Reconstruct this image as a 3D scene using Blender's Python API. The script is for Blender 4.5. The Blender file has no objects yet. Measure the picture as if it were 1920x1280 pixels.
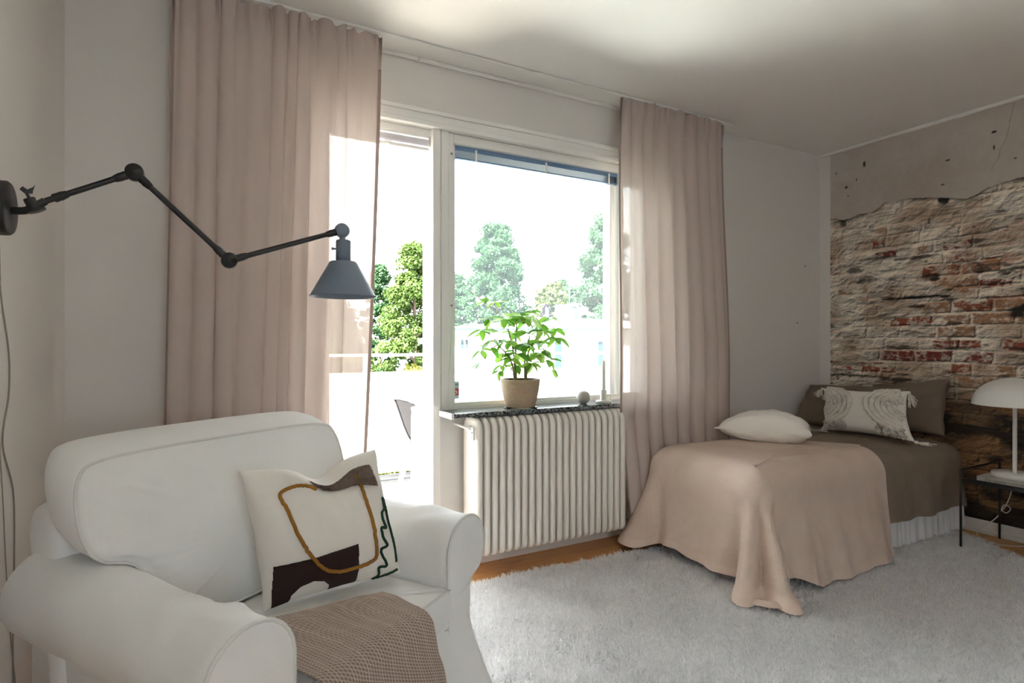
import bpy, math, random
import numpy as np
from mathutils import Vector, Matrix

SC = bpy.context.scene
COL = SC.collection
rng = np.random.default_rng(7)
random.seed(7)
R = math.radians

# ------------------------------------------------------------------ camera, sky, sun, exposure
cam_data = bpy.data.cameras.new('camera')
cam = bpy.data.objects.new('camera', cam_data)
COL.objects.link(cam)
cam.location = (0, 0, 1.25)
cam.rotation_euler = (R(90), 0, R(-28.6))
cam_data.sensor_width = 36
cam_data.lens = 36 * 1072 / 1920
cam_data.clip_start = 0.05
cam_data.clip_end = 600
SC.camera = cam

world = bpy.data.worlds.new('sky')
SC.world = world
world.use_nodes = True
bg = world.node_tree.nodes['Background']
bg.inputs['Color'].default_value = (0.92, 0.96, 1.0, 1)
bg.inputs['Strength'].default_value = 3.5

sun_data = bpy.data.lights.new('sun', 'SUN')
sun_data.energy = 38.0
sun_data.angle = R(0.6)
sun_data.color = (1.0, 0.985, 0.955)
sun = bpy.data.objects.new('sun', sun_data)
COL.objects.link(sun)
sun.rotation_euler = Vector((-0.55, -0.26, 0.80)).to_track_quat('Z', 'Y').to_euler()

SC.view_settings.view_transform = 'Standard'
SC.view_settings.look = 'None'
SC.view_settings.exposure = 1.9
SC.view_settings.gamma = 1.0
SC.view_settings.use_curve_mapping = False
SC.cycles.max_bounces = 16
SC.cycles.diffuse_bounces = 8
SC.cycles.glossy_bounces = 4
SC.cycles.transmission_bounces = 8
SC.cycles.transparent_max_bounces = 24
SC.cycles.sample_clamp_indirect = 8.0
SC.cycles.caustics_reflective = False
SC.cycles.caustics_refractive = False

# ------------------------------------------------------------------ helpers
def c(r, g, b):
    def f(x):
        x /= 255.0
        return x / 12.92 if x <= 0.04045 else ((x + 0.055) / 1.055) ** 2.4
    return (f(r), f(g), f(b), 1.0)

class NT:
    """small node-tree writer"""
    def __init__(self, name):
        self.m = bpy.data.materials.new(name)
        self.m.use_nodes = True
        self.t = self.m.node_tree
        self.t.nodes.clear()
        self.out = self.t.nodes.new('ShaderNodeOutputMaterial')
    def n(self, kind, **kw):
        nd = self.t.nodes.new(kind)
        for k, v in kw.items():
            if k in nd.inputs:
                self.put(nd.inputs[k], v)
            else:
                setattr(nd, k, v)
        return nd
    def put(self, sock, v):
        if isinstance(v, bpy.types.NodeSocket):
            self.t.links.new(v, sock)
        else:
            sock.default_value = v
    def coord(self, scale=(1, 1, 1), kind='Object'):
        tc = self.n('ShaderNodeTexCoord')
        mp = self.n('ShaderNodeMapping')
        mp.inputs['Scale'].default_value = scale
        self.t.links.new(tc.outputs[kind], mp.inputs['Vector'])
        return mp.outputs['Vector']
    def noise(self, scale, detail=4, vec=None, rough=0.55, dist=0.0):
        nd = self.n('ShaderNodeTexNoise')
        nd.inputs['Scale'].default_value = scale
        nd.inputs['Detail'].default_value = detail
        nd.inputs['Roughness'].default_value = rough
        nd.inputs['Distortion'].default_value = dist
        self.t.links.new(vec if vec is not None else self.coord(), nd.inputs['Vector'])
        return nd.outputs['Fac']
    def ramp(self, fac, stops):
        nd = self.n('ShaderNodeValToRGB')
        el = nd.color_ramp.elements
        while len(el) < len(stops):
            el.new(0.5)
        for e, (p, col) in zip(el, stops):
            e.position = p
            e.color = col if len(col) == 4 else (*col, 1)
        self.t.links.new(fac, nd.inputs['Fac'])
        return nd.outputs['Color']
    def mixc(self, fac, a, b, mode='MIX'):
        nd = self.n('ShaderNodeMix', data_type='RGBA', blend_type=mode)
        self.put(nd.inputs[0], fac)
        self.put(nd.inputs[6], a)
        self.put(nd.inputs[7], b)
        return nd.outputs[2]
    def math(self, op, a, b=0.0):
        nd = self.n('ShaderNodeMath', operation=op)
        self.put(nd.inputs[0], a)
        self.put(nd.inputs[1], b)
        return nd.outputs[0]
    def bump(self, h, strength=0.3, dist=0.01):
        nd = self.n('ShaderNodeBump')
        nd.inputs['Strength'].default_value = strength
        nd.inputs['Distance'].default_value = dist
        self.t.links.new(h, nd.inputs['Height'])
        return nd.outputs['Normal']
    def principled(self, color, rough=0.6, normal=None, **kw):
        p = self.n('ShaderNodeBsdfPrincipled')
        self.put(p.inputs['Base Color'], color)
        self.put(p.inputs['Roughness'], rough)
        if normal is not None:
            self.t.links.new(normal, p.inputs['Normal'])
        for k, v in kw.items():
            self.put(p.inputs[k], v)
        return p.outputs[0]
    def finish(self, shader):
        self.t.links.new(shader, self.out.inputs['Surface'])
        return self.m

def plain(name, color, rough=0.5, bump=None, vary=0.0, **kw):
    t = NT(name)
    col = color
    if vary:
        d = tuple(x * (1 - vary) for x in color[:3]) + (1,)
        col = t.ramp(t.noise(6, 5), [(0.3, d), (0.7, color)])
    nrm = t.bump(t.noise(bump[0], bump[3] if len(bump) > 3 else 4), bump[1], bump[2]) if bump else None
    return t.finish(t.principled(col, rough, nrm, **kw))

def fabric(name, color, weave=700, depth=0.25, vary=0.06, rough=0.9, wrinkle=0.0):
    t = NT(name)
    d = tuple(x * (1 - vary) for x in color[:3]) + (1,)
    col = t.ramp(t.noise(9, 6), [(0.3, d), (0.7, color)])
    h = t.noise(weave, 2)
    if wrinkle:
        w = t.noise(7, 4, t.coord((1, 1, 0.45)), 0.5, 0.6)
        h = t.math('ADD', t.math('MULTIPLY', h, 0.06), t.math('MULTIPLY', w, wrinkle))
    p = t.principled(col, rough, t.bump(h, depth, 0.01 if wrinkle else 0.002))
    return t.finish(p)

def tag(o, label=None, cat=None, group=None, kind=None):
    for k, v in (('label', label), ('category', cat), ('group', group), ('kind', kind)):
        if v:
            o[k] = v
    return o

def empty(name, loc, label, cat, rz=0, group=None):
    o = bpy.data.objects.new(name, None)
    COL.objects.link(o)
    o.empty_display_size = 0.1
    o.location = loc
    o.rotation_euler = (0, 0, rz)
    tag(o, label, cat, group)
    return o

def mworld(o):
    m = Matrix.LocRotScale(o.location, o.rotation_euler, o.scale)
    return mworld(o.parent) @ o.matrix_parent_inverse @ m if o.parent else m

def link(name, me, mat, parent=None):
    o = bpy.data.objects.new(name, me)
    COL.objects.link(o)
    if mat is not None and not me.materials:
        for mm in (mat if isinstance(mat, (list, tuple)) else [mat]):
            me.materials.append(mm)
    if parent is not None:
        o.parent = parent
        o.matrix_parent_inverse = mworld(parent).inverted()
    return o

def mesh_np(name, V, Fc, smooth=True):
    """V (n,3), Fc (m,k) arrays -> mesh, quickly"""
    V = np.asarray(V, dtype=np.float32)
    Fc = np.asarray(Fc, dtype=np.int32)
    me = bpy.data.meshes.new(name)
    me.vertices.add(len(V))
    me.vertices.foreach_set('co', V.ravel())
    k = Fc.shape[1]
    me.loops.add(Fc.size)
    me.loops.foreach_set('vertex_index', Fc.ravel())
    me.polygons.add(len(Fc))
    me.polygons.foreach_set('loop_start', np.arange(0, Fc.size, k, dtype=np.int32))
    me.polygons.foreach_set('loop_total', np.full(len(Fc), k, dtype=np.int32))
    me.polygons.foreach_set('use_smooth', np.full(len(Fc), smooth))
    me.update(calc_edges=True)
    me.validate()
    return me

def set_color(me, cols, name='tint'):
    a = me.color_attributes.new(name, 'FLOAT_COLOR', 'POINT')
    cols = np.asarray(cols, dtype=np.float32)
    if cols.shape[1] == 3:
        cols = np.concatenate([cols, np.ones((len(cols), 1), np.float32)], 1)
    a.data.foreach_set('color', cols.ravel())

def grid_faces(n, m, close_u=False, close_v=False, off=0):
    i = np.arange(n if close_u else n - 1)
    j = np.arange(m if close_v else m - 1)
    I, J = np.meshgrid(i, j, indexing='ij')
    I2, J2 = (I + 1) % n, (J + 1) % m
    return (np.stack([I * m + J, I2 * m + J, I2 * m + J2, I * m + J2], -1).reshape(-1, 4) + off)

def grid(name, P, mat, parent=None, close_u=False, close_v=False, smooth=True, flip=False):
    n, m = P.shape[:2]
    Fc = grid_faces(n, m, close_u, close_v)
    if flip:
        Fc = Fc[:, ::-1]
    return link(name, mesh_np(name, P.reshape(-1, 3), Fc, smooth), mat, parent)

class MB:
    """collects simple shapes into one mesh"""
    def __init__(self):
        self.v, self.f, self.s = [], [], []
    def add(self, V, Fc, smooth=False):
        o = len(self.v)
        self.v += [tuple(map(float, p)) for p in V]
        self.f += [tuple(int(i) + o for i in q) for q in Fc]
        self.s += [smooth] * len(Fc)
        return self
    def box(self, x0, x1, y0, y1, z0, z1, T=None):
        V = [(x, y, z) for x in (x0, x1) for y in (y0, y1) for z in (z0, z1)]
        if T:
            V = [T(p) for p in V]
        return self.add(V, [(0, 1, 3, 2), (4, 6, 7, 5), (0, 4, 5, 1), (2, 3, 7, 6), (0, 2, 6, 4), (1, 5, 7, 3)])
    def rbox(self, x0, x1, y0, y1, z0, z1, b=0.004, T=None):
        """box with chamfered edges"""
        X, Y, Z = (x0, x1), (y0, y1), (z0, z1)
        V, idx = [], {}
        for i in (0, 1):
            for j in (0, 1):
                for k in (0, 1):
                    sx, sy, sz = (1 if i == 0 else -1), (1 if j == 0 else -1), (1 if k == 0 else -1)
                    for ax in range(3):
                        p = [X[i] + sx * b, Y[j] + sy * b, Z[k] + sz * b]
                        p[ax] = (X[i], Y[j], Z[k])[ax]
                        idx[(i, j, k, ax)] = len(V)
                        V.append(tuple(p))
        Fs = []
        for ax in range(3):
            o = [a for a in range(3) if a != ax]
            for s in (0, 1):
                q = []
                for (p1, p2) in ((0, 0), (1, 0), (1, 1), (0, 1)):
                    key = [0, 0, 0]
                    key[ax], key[o[0]], key[o[1]] = s, p1, p2
                    q.append(idx[(*key, ax)])
                Fs.append(q)
        for ax in range(3):
            o = [a for a in range(3) if a != ax]
            for s1 in (0, 1):
                for s2 in (0, 1):
                    k0, k1 = [0, 0, 0], [0, 0, 0]
                    k0[ax], k1[ax] = 0, 1
                    k0[o[0]] = k1[o[0]] = s1
                    k0[o[1]] = k1[o[1]] = s2
                    Fs.append([idx[(*k0, o[0])], idx[(*k1, o[0])], idx[(*k1, o[1])], idx[(*k0, o[1])]])
        for i in (0, 1):
            for j in (0, 1):
                for k in (0, 1):
                    Fs.append([idx[(i, j, k, a)] for a in range(3)])
        if T:
            V = [T(p) for p in V]
        return self.add(V, Fs)
    def tube(self, path, r, seg=10, caps=True):
        P = np.asarray(path, float)
        n = len(P)
        rr = np.full(n, r) if np.isscalar(r) else np.asarray(r, float)
        tg = np.gradient(P, axis=0)
        tg /= np.linalg.norm(tg, axis=1, keepdims=True) + 1e-12
        up = np.array([0, 0, 1.0]) if abs(tg[0][2]) < 0.9 else np.array([1.0, 0, 0])
        a = np.cross(tg[0], up); a /= np.linalg.norm(a)
        V = []
        for i in range(n):
            a = a - tg[i] * (a @ tg[i]); a /= np.linalg.norm(a) + 1e-12
            b = np.cross(tg[i], a)
            for k in range(seg):
                th = 2 * math.pi * k / seg
                V.append(P[i] + rr[i] * (math.cos(th) * a + math.sin(th) * b))
        Fs = [(i * seg + k, i * seg + (k + 1) % seg, (i + 1) * seg + (k + 1) % seg, (i + 1) * seg + k) for i in range(n - 1) for k in range(seg)]
        self.add(V, Fs, True)
        if caps:
            self.add([V[k] for k in range(seg)], [tuple(range(seg))[::-1]])
            self.add([V[(n - 1) * seg + k] for k in range(seg)], [tuple(range(seg))])
        return self
    def lathe(self, prof, center=(0, 0, 0), axis=(0, 0, 1), seg=32, smooth=True):
        """prof: list of (radius, height) along axis"""
        ax = Vector(axis).normalized()
        q = ax.to_track_quat('Z', 'Y').to_matrix()
        V = []
        for (r, h) in prof:
            for k in range(seg):
                th = 2 * math.pi * k / seg
                p = q @ Vector((r * math.cos(th), r * math.sin(th), h)) + Vector(center)
                V.append(p)
        n = len(prof)
        Fs = [(i * seg + k, i * seg + (k + 1) % seg, (i + 1) * seg + (k + 1) % seg, (i + 1) * seg + k) for i in range(n - 1) for k in range(seg)]
        self.add(V, Fs, smooth)
        if prof[0][0] > 1e-6:
            self.add(V[:seg], [tuple(range(seg))[::-1]])
        if prof[-1][0] > 1e-6:
            self.add(V[-seg:], [tuple(range(seg))])
        return self
    def build(self, name, mat, parent=None):
        me = bpy.data.meshes.new(name)
        me.from_pydata(self.v, [], self.f)
        me.polygons.foreach_set('use_smooth', self.s)
        me.update()
        return link(name, me, mat, parent)

def spline(pts, n=40, closed=False):
    """Catmull-Rom through pts"""
    P = np.asarray(pts, float)
    if closed:
        P = np.concatenate([P[-1:], P, P[:2]])
    else:
        P = np.concatenate([2 * P[:1] - P[1:2], P, 2 * P[-1:] - P[-2:-1]])
    k = len(P) - 3
    out = []
    for t in np.linspace(0, k, n, endpoint=not closed):
        i = min(int(t), k - 1); u = t - i
        a, b, d, e = P[i], P[i + 1], P[i + 2], P[i + 3]
        out.append(0.5 * ((2 * b) + (-a + d) * u + (2 * a - 5 * b + 4 * d - e) * u * u + (-a + 3 * b - 3 * d + e) * u ** 3))
    return np.array(out)

def vnoise(X, Y, seed=0):
    """value noise, smooth, in about [-1, 1]"""
    r = np.random.default_rng(seed)
    T = r.uniform(-1, 1, (256, 256))
    xi, yi = np.floor(X).astype(int), np.floor(Y).astype(int)
    fx, fy = X - xi, Y - yi
    fx, fy = fx * fx * (3 - 2 * fx), fy * fy * (3 - 2 * fy)
    a, b = T[xi % 256, yi % 256], T[(xi + 1) % 256, yi % 256]
    d, e = T[xi % 256, (yi + 1) % 256], T[(xi + 1) % 256, (yi + 1) % 256]
    return (a * (1 - fx) + b * fx) * (1 - fy) + (d * (1 - fx) + e * fx) * fy

def fbm(X, Y, seed=0, octv=5, gain=0.5):
    s, a, t = 0, 1.0, 0
    for k in range(octv):
        s = s + a * vnoise(X * 2 ** k + 17.3 * k, Y * 2 ** k + 9.1 * k, seed + k)
        t += a
        a *= gain
    return s / t

def in_poly(X, Y, poly):
    ins = np.zeros(X.shape, bool)
    n = len(poly)
    for i in range(n):
        (x0, y0), (x1, y1) = poly[i], poly[(i + 1) % n]
        cnd = ((y0 > Y) != (y1 > Y)) & (X < (x1 - x0) * (Y - y0) / (y1 - y0 + 1e-12) + x0)
        ins ^= cnd
    return ins

def sstep(a, b, x):
    t = np.clip((x - a) / (b - a), 0, 1)
    return t * t * (3 - 2 * t)

# ------------------------------------------------------------------ materials
M = {}
M['wall'] = plain('wall_paint', c(220, 217, 213), 0.85, (220, 0.12, 0.003))
M['ceiling'] = plain('ceiling_paint', c(234, 232, 229), 0.9, (160, 0.15, 0.003))
M['trim'] = plain('white_gloss_paint', c(232, 231, 228), 0.35, (30, 0.03, 0.003))
M['radiator'] = plain('radiator_enamel', c(232, 227, 220), 0.38, (60, 0.05, 0.002))
M['white_plastic'] = plain('white_plastic', c(232, 231, 229), 0.35)
M['black_metal'] = plain('black_metal', c(26, 26, 28), 0.42, (300, 0.03, 0.001))
M['flare_paled_metal'] = plain('flare_paled_metal', c(112, 126, 142), 0.5)  # black lamp metal, lens flare veil put into its base colour
M['brass'] = plain('grey_steel', c(160, 160, 158), 0.35, Metallic=1.0)
M['dark'] = plain('dark_void', c(30, 28, 26), 0.8)
M['slip'] = fabric('white_cotton_slipcover', c(236, 236, 235), 900, 0.40, 0.03, 0.85, 0.9)
M['piping'] = fabric('white_cotton_piping', c(222, 222, 220), 900, 0.1, 0.02)
M['cushion_white'] = fabric('cream_cotton', c(234, 229, 222), 900, 0.2, 0.03, 0.85, 0.5)
M['dark_brown'] = fabric('dark_brown_wool', c(46, 26, 24), 700, 0.5, 0.2)
M['gold'] = fabric('mustard_yarn', c(168, 118, 44), 500, 0.6, 0.3)
M['green_yarn'] = fabric('dark_green_yarn', c(22, 66, 46), 500, 0.6, 0.25)
M['taupe'] = fabric('taupe_linen', c(138, 124, 110), 600, 0.6, 0.14, 0.92, 0.8)
M['taupe2'] = fabric('taupe_linen_case', c(124, 110, 97), 600, 0.35, 0.12, 0.92, 0.7)
M['pink'] = None
M['skirt'] = fabric('white_valance_cotton', c(226, 226, 228), 900, 0.2, 0.04)
M['ivory'] = fabric('ivory_tufting', c(236, 229, 220), 350, 0.8, 0.2)
M['satin'] = fabric('white_satin_cotton', c(236, 231, 225), 900, 0.15, 0.03, 0.6, 0.55)
M['soil'] = plain('potting_soil', c(70, 56, 44), 0.95, (60, 0.6, 0.01))
M['stem'] = plain('plant_stem', c(132, 122, 84), 0.6)
M['stone_ball'] = plain('grey_ceramic', c(176, 172, 164), 0.6, (200, 0.05, 0.002))
M['ceramic'] = plain('speckled_ceramic', c(205, 203, 192), 0.5, (150, 0.1, 0.002))
M['candle'] = plain('wax', c(216, 216, 206), 0.5)
M['paper'] = plain('paper', c(226, 222, 214), 0.7)
M['cord'] = plain('grey_cord', c(150, 142, 132), 0.6)
M['facade'] = plain('white_render', c(225, 224, 218), 0.9)
M['parapet'] = plain('white_screen_cloth', c(236, 236, 232), 0.8)
M['steel'] = plain('galvanised_steel', c(46, 50, 56), 0.7)
M['roof'] = plain('pale_roof_felt', c(196, 196, 194), 0.9, vary=0.1)
M['chimney'] = plain('blue_grey_sheet', c(36, 44, 54), 0.8, **{'Specular IOR Level': 0.05})
M['bark'] = plain('bark', c(84, 72, 58), 0.9, (30, 0.6, 0.02))
M['lawn'] = plain('lawn', c(108, 113, 98), 0.95, vary=0.3)

def m_pink():
    t = NT('blush_waffle_cotton')
    co = t.n('ShaderNodeTexCoord')
    uvm = t.n('ShaderNodeMapping')
    t.t.links.new(co.outputs['UV'], uvm.inputs['Vector'])
    w = t.n('ShaderNodeTexWave', wave_type='BANDS', bands_direction='Y')
    w.inputs['Scale'].default_value = 52
    w.inputs['Distortion'].default_value = 0.6
    t.t.links.new(uvm.outputs['Vector'], w.inputs['Vector'])
    w2 = t.n('ShaderNodeTexWave', wave_type='BANDS', bands_direction='X')
    w2.inputs['Scale'].default_value = 52
    w2.inputs['Distortion'].default_value = 0.4
    t.t.links.new(uvm.outputs['Vector'], w2.inputs['Vector'])
    h = t.math('ADD', w.outputs['Fac'], t.math('MULTIPLY', w2.outputs['Fac'], 0.6))
    big = t.noise(6, 4, t.coord((1, 1, 0.5)), 0.5, 0.5)
    h = t.math('ADD', t.math('MULTIPLY', h, 0.09), big)
    col = t.ramp(t.noise(5, 5), [(0.3, c(211, 189, 175)), (0.7, c(221, 201, 188))])
    return t.finish(t.principled(col, 0.88, t.bump(h, 0.75, 0.012)))
M['pink'] = m_pink()

def m_curtain(name, base, trans):
    t = NT(name)
    v = t.coord((1, 1, 0.5))
    n1 = t.noise(210, 3, v, 0.6, 1.2)
    hole = t.ramp(n1, [(0.36, (0, 0, 0, 1)), (0.62, (1, 1, 1, 1))])
    fac = t.math('MULTIPLY', hole, trans * 0.55)
    fac = t.math('ADD', fac, trans * 0.55)
    nrm = t.bump(n1, 0.10, 0.002)
    dif = t.n('ShaderNodeBsdfDiffuse'); t.put(dif.inputs['Color'], base); t.t.links.new(nrm, dif.inputs['Normal'])
    tl = t.n('ShaderNodeBsdfTranslucent'); t.put(tl.inputs['Color'], base); t.t.links.new(nrm, tl.inputs['Normal'])
    mx = t.n('ShaderNodeMixShader'); mx.inputs[0].default_value = 0.13
    t.t.links.new(dif.outputs[0], mx.inputs[1]); t.t.links.new(tl.outputs[0], mx.inputs[2])
    tr = t.n('ShaderNodeBsdfTransparent'); tr.inputs['Color'].default_value = (0.95, 0.93, 0.92, 1)
    m2 = t.n('ShaderNodeMixShader')
    t.t.links.new(fac, m2.inputs[0]); t.t.links.new(mx.outputs[0], m2.inputs[1]); t.t.links.new(tr.outputs[0], m2.inputs[2])
    return t.finish(m2.outputs[0])
M['curtain'] = m_curtain('sheer_beige_crepe', c(204, 189, 181), 0.06)
M['curtain_hem'] = m_curtain('sheer_beige_hem', c(168, 150, 142), 0.06)

def m_glass(name, dust):
    t = NT(name)
    tr = t.n('ShaderNodeBsdfTransparent'); tr.inputs['Color'].default_value = (0.95, 0.98, 0.98, 1)
    gl = t.n('ShaderNodeBsdfGlossy'); gl.inputs['Roughness'].default_value = 0.02
    fr = t.n('ShaderNodeFresnel'); fr.inputs['IOR'].default_value = 1.35
    m1 = t.n('ShaderNodeMixShader')
    t.t.links.new(fr.outputs[0], m1.inputs[0]); t.t.links.new(tr.outputs[0], m1.inputs[1]); t.t.links.new(gl.outputs[0], m1.inputs[2])
    tl = t.n('ShaderNodeBsdfTranslucent'); tl.inputs['Color'].default_value = (0.80, 0.92, 1.0, 1)
    m2 = t.n('ShaderNodeMixShader'); m2.inputs[0].default_value = dust
    t.t.links.new(m1.outputs[0], m2.inputs[1]); t.t.links.new(tl.outputs[0], m2.inputs[2])
    return t.finish(m2.outputs[0])
M['glass'] = m_glass('dusty_window_glass', 0.022)
M['clear_glass'] = m_glass('clear_glass', 0.0)
M['far_glass'] = plain('far_window_glass', c(28, 42, 46), 0.6, **{'Specular IOR Level': 0.05})

def m_wood():
    t = NT('oak_plank')
    v = t.coord((1.2, 9, 9))
    n1 = t.noise(3.0, 6, v, 0.6, 1.0)
    n2 = t.noise(26, 4, v)
    oi = t.n('ShaderNodeObjectInfo')
    col = t.ramp(n1, [(0.25, c(190, 128, 66)), (0.5, c(216, 158, 94)), (0.8, c(230, 178, 116))])
    col = t.mixc(0.25, col, t.ramp(n2, [(0.3, c(150, 92, 42)), (0.7, c(226, 170, 104))]))
    col = t.mixc(t.math('MULTIPLY', oi.outputs['Random'], 0.3), col, c(176, 108, 50))
    return t.finish(t.principled(col, 0.34, t.bump(n2, 0.05, 0.002)))
M['wood'] = m_wood()
M['chair_wood'] = plain('weathered_wood', c(104, 84, 62), 0.6, (40, 0.2, 0.003), vary=0.2)
M['deck'] = plain('balcony_boards', c(220, 214, 202), 0.7, (20, 0.1, 0.003), vary=0.12)

def m_marble():
    t = NT('dark_green_marble')
    v = t.coord()
    n = t.noise(26, 8, v, 0.65, 2.5)
    vein = t.ramp(n, [(0.0, c(22, 28, 34)), (0.49, c(34, 40, 46)), (0.535, c(186, 192, 192)), (0.58, c(40, 46, 52)), (1.0, c(20, 24, 30))])
    n2 = t.noise(70, 6, v, 0.7, 1.5)
    sp = t.ramp(n2, [(0.55, (0, 0, 0, 1)), (0.66, (1, 1, 1, 1))])
    col = t.mixc(t.math('MULTIPLY', sp, 0.45), vein, c(150, 158, 162))
    return t.finish(t.principled(col, 0.12))
M['marble'] = m_marble()

def m_attr(name, rough=0.85, bump=None, attr='tint'):
    t = NT(name)
    a = t.n('ShaderNodeAttribute', attribute_name=attr)
    nrm = t.bump(t.noise(bump[0], 3), bump[1], bump[2]) if bump else None
    return t.finish(t.principled(a.outputs['Color'], rough, nrm))
M['mural'] = m_attr('printed_wallpaper', 0.8, (260, 0.1, 0.002))
M['waffle'] = m_attr('waffle_cotton', 0.92, (900, 0.3, 0.002))
def m_pile():
    t = NT('rug_pile')
    a = t.n('ShaderNodeAttribute', attribute_name='tint').outputs['Color']
    d = t.n('ShaderNodeBsdfDiffuse'); t.put(d.inputs['Color'], a)
    tl = t.n('ShaderNodeBsdfTranslucent'); t.put(tl.inputs['Color'], a)
    mx = t.n('ShaderNodeMixShader'); mx.inputs[0].default_value = 0.4
    t.t.links.new(d.outputs[0], mx.inputs[1]); t.t.links.new(tl.outputs[0], mx.inputs[2])
    return t.finish(mx.outputs[0])
M['rug'] = m_pile()
M['basket'] = m_attr('woven_seagrass', 0.7, (500, 0.3, 0.002))

def m_leaf(name, attr=None, base=c(96, 150, 50), tl=0.45, rough=0.4):
    t = NT(name)
    if attr:
        col = t.n('ShaderNodeAttribute', attribute_name=attr).outputs['Color']
    else:
        oi = t.n('ShaderNodeObjectInfo')
        col = t.ramp(oi.outputs['Random'], [(0.0, c(84, 138, 46)), (0.5, c(112, 162, 56)), (0.9, c(152, 190, 84)), (1.0, c(170, 196, 110))])
    p = t.principled(col, rough, **({'Specular IOR Level': 0.1} if attr else {}))
    tr = t.n('ShaderNodeBsdfTranslucent'); t.put(tr.inputs['Color'], col)
    mx = t.n('ShaderNodeMixShader'); mx.inputs[0].default_value = tl
    t.t.links.new(p, mx.inputs[1]); t.t.links.new(tr.outputs[0], mx.inputs[2])
    return t.finish(mx.outputs[0])
M['plant_leaf'] = m_leaf('umbrella_plant_leaf')
M['tree_leaf'] = m_leaf('tree_leaf', 'tint', tl=0.3, rough=0.7)

# ------------------------------------------------------------------ the room
XL, XR, YB, YF, ZC = -0.487, 4.495, 2.93, -2.6, 2.78

def struct(mb, name, mat, parent=None):
    o = mb.build(name, mat, parent)
    if parent is None:
        o['kind'] = 'structure'
    return o

# opening in the window wall: door part x .53-1.15 from the floor, window part x 1.15-2.66 from .85
mb = MB()
mb.box(XL - 0.2, 0.53, YB, YB + 0.26, -0.1, ZC + 0.25)
mb.box(2.70, XR + 0.2, YB, YB + 0.26, -0.1, ZC + 0.25)
mb.box(0.53, 2.70, YB, YB + 0.26, 2.405, ZC + 0.25)
mb.box(1.11, 2.70, YB, YB + 0.26, -0.1, 0.86)
struct(mb, 'wall_back', M['wall'])
struct(MB().box(XL - 0.2, XL, YF - 0.2, YB + 0.26, -0.1, ZC + 0.25), 'wall_left', M['wall'])
struct(MB().box(XR, XR + 0.2, YF - 0.2, YB + 0.26, -0.1, ZC + 0.25), 'wall_right', M['wall'])
# wall behind the camera, with an unseen second window put in for fill light
mb = MB()
W2 = (0.2, 1.1, 0.9, 2.2)
mb.box(XL, W2[0], YF - 0.2, YF, -0.1, ZC + 0.25)
mb.box(W2[1], XR, YF - 0.2, YF, -0.1, ZC + 0.25)
mb.box(W2[0], W2[1], YF - 0.2, YF, -0.1, W2[2])
mb.box(W2[0], W2[1], YF - 0.2, YF, W2[3], ZC + 0.25)
struct(mb, 'wall_front', M['wall'])
struct(MB().box(XL - 0.2, XR + 0.2, YF - 0.2, YB + 0.26, ZC, ZC + 0.25), 'ceiling', M['ceiling'])
floor = struct(MB().box(XL, XR, YF, YB, -0.12, -0.012).box(0.53, 1.11, YB, YB + 0.26, -0.12, -0.012), 'floor', M['dark'])
# planks, long side along the window wall
def plank_mesh(L, W=0.138):
    m = MB().rbox(0, L - 0.0015, 0, W - 0.0012, -0.012, 0.0, 0.0012)
    me = bpy.data.meshes.new('plank')
    me.from_pydata(m.v, [], m.f)
    me.materials.append(M['wood'])
    return me
pm = {}
row = 0
y = YB - 0.138
while y > YF - 0.14:
    x = XL - (row * 0.43) % 1.2
    zone = y > 2.0
    while x < XR:
        x0, x1 = max(x, XL), min(x + 1.2, XR)
        if x1 - x0 > 0.05 and (zone or x1 > 3.5 or x0 < 0.9):
            k = round(x1 - x0, 3)
            if k not in pm:
                pm[k] = plank_mesh(k)
            o = link('plank', pm[k], None, floor)
            o.location = (x0, max(y, YF), 0)
        x += 1.2
    y -= 0.138
    row += 1
# window frames (unseen fill window, behind the camera)
m2 = MB()
for (x0, x1) in ((W2[0], W2[0] + .06), (W2[1] - .06, W2[1]), (.62, .68)):
    m2.box(x0, x1, YF - .12, YF - .05, W2[2], W2[3])
m2.box(W2[0], W2[1], YF - .12, YF - .05, W2[2], W2[2] + .06)
m2.box(W2[0], W2[1], YF - .12, YF - .05, W2[3] - .06, W2[3])
w2o = struct(m2, 'window_fill', M['trim'])
MB().box(W2[0] + .06, .62, YF - .088, YF - .084, W2[2] + .06, W2[3] - .06).build('pane', M['clear_glass'], w2o)  # pane of the unseen fill window
MB().box(.68, W2[1] - .06, YF - .088, YF - .084, W2[2] + .06, W2[3] - .06).build('pane', M['clear_glass'], w2o)  # pane of the unseen fill window

# skirting boards
struct(MB().rbox(XR - 0.018, XR, YF, YB, 0.0, 0.085, 0.003).rbox(XR - 0.026, XR, YF, YB, 0.0, 0.03, 0.003), 'baseboard_right', M['trim'])
struct(MB().rbox(XL, XL + 0.018, YF, YB, 0.0, 0.085, 0.003), 'baseboard_left', M['trim'])
struct(MB().rbox(XL + .018, 0.42, YB - 0.018, YB, 0.0, 0.085, 0.003).rbox(1.30, XR - .02, YB - 0.018, YB, 0.0, 0.085, 0.003), 'baseboard_back', M['trim'])
# narrow ceiling strip above the mural
struct(MB().rbox(XR - 0.02, XR, YF, YB, ZC - 0.022, ZC, 0.003), 'trim_2', M['trim'])

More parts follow.
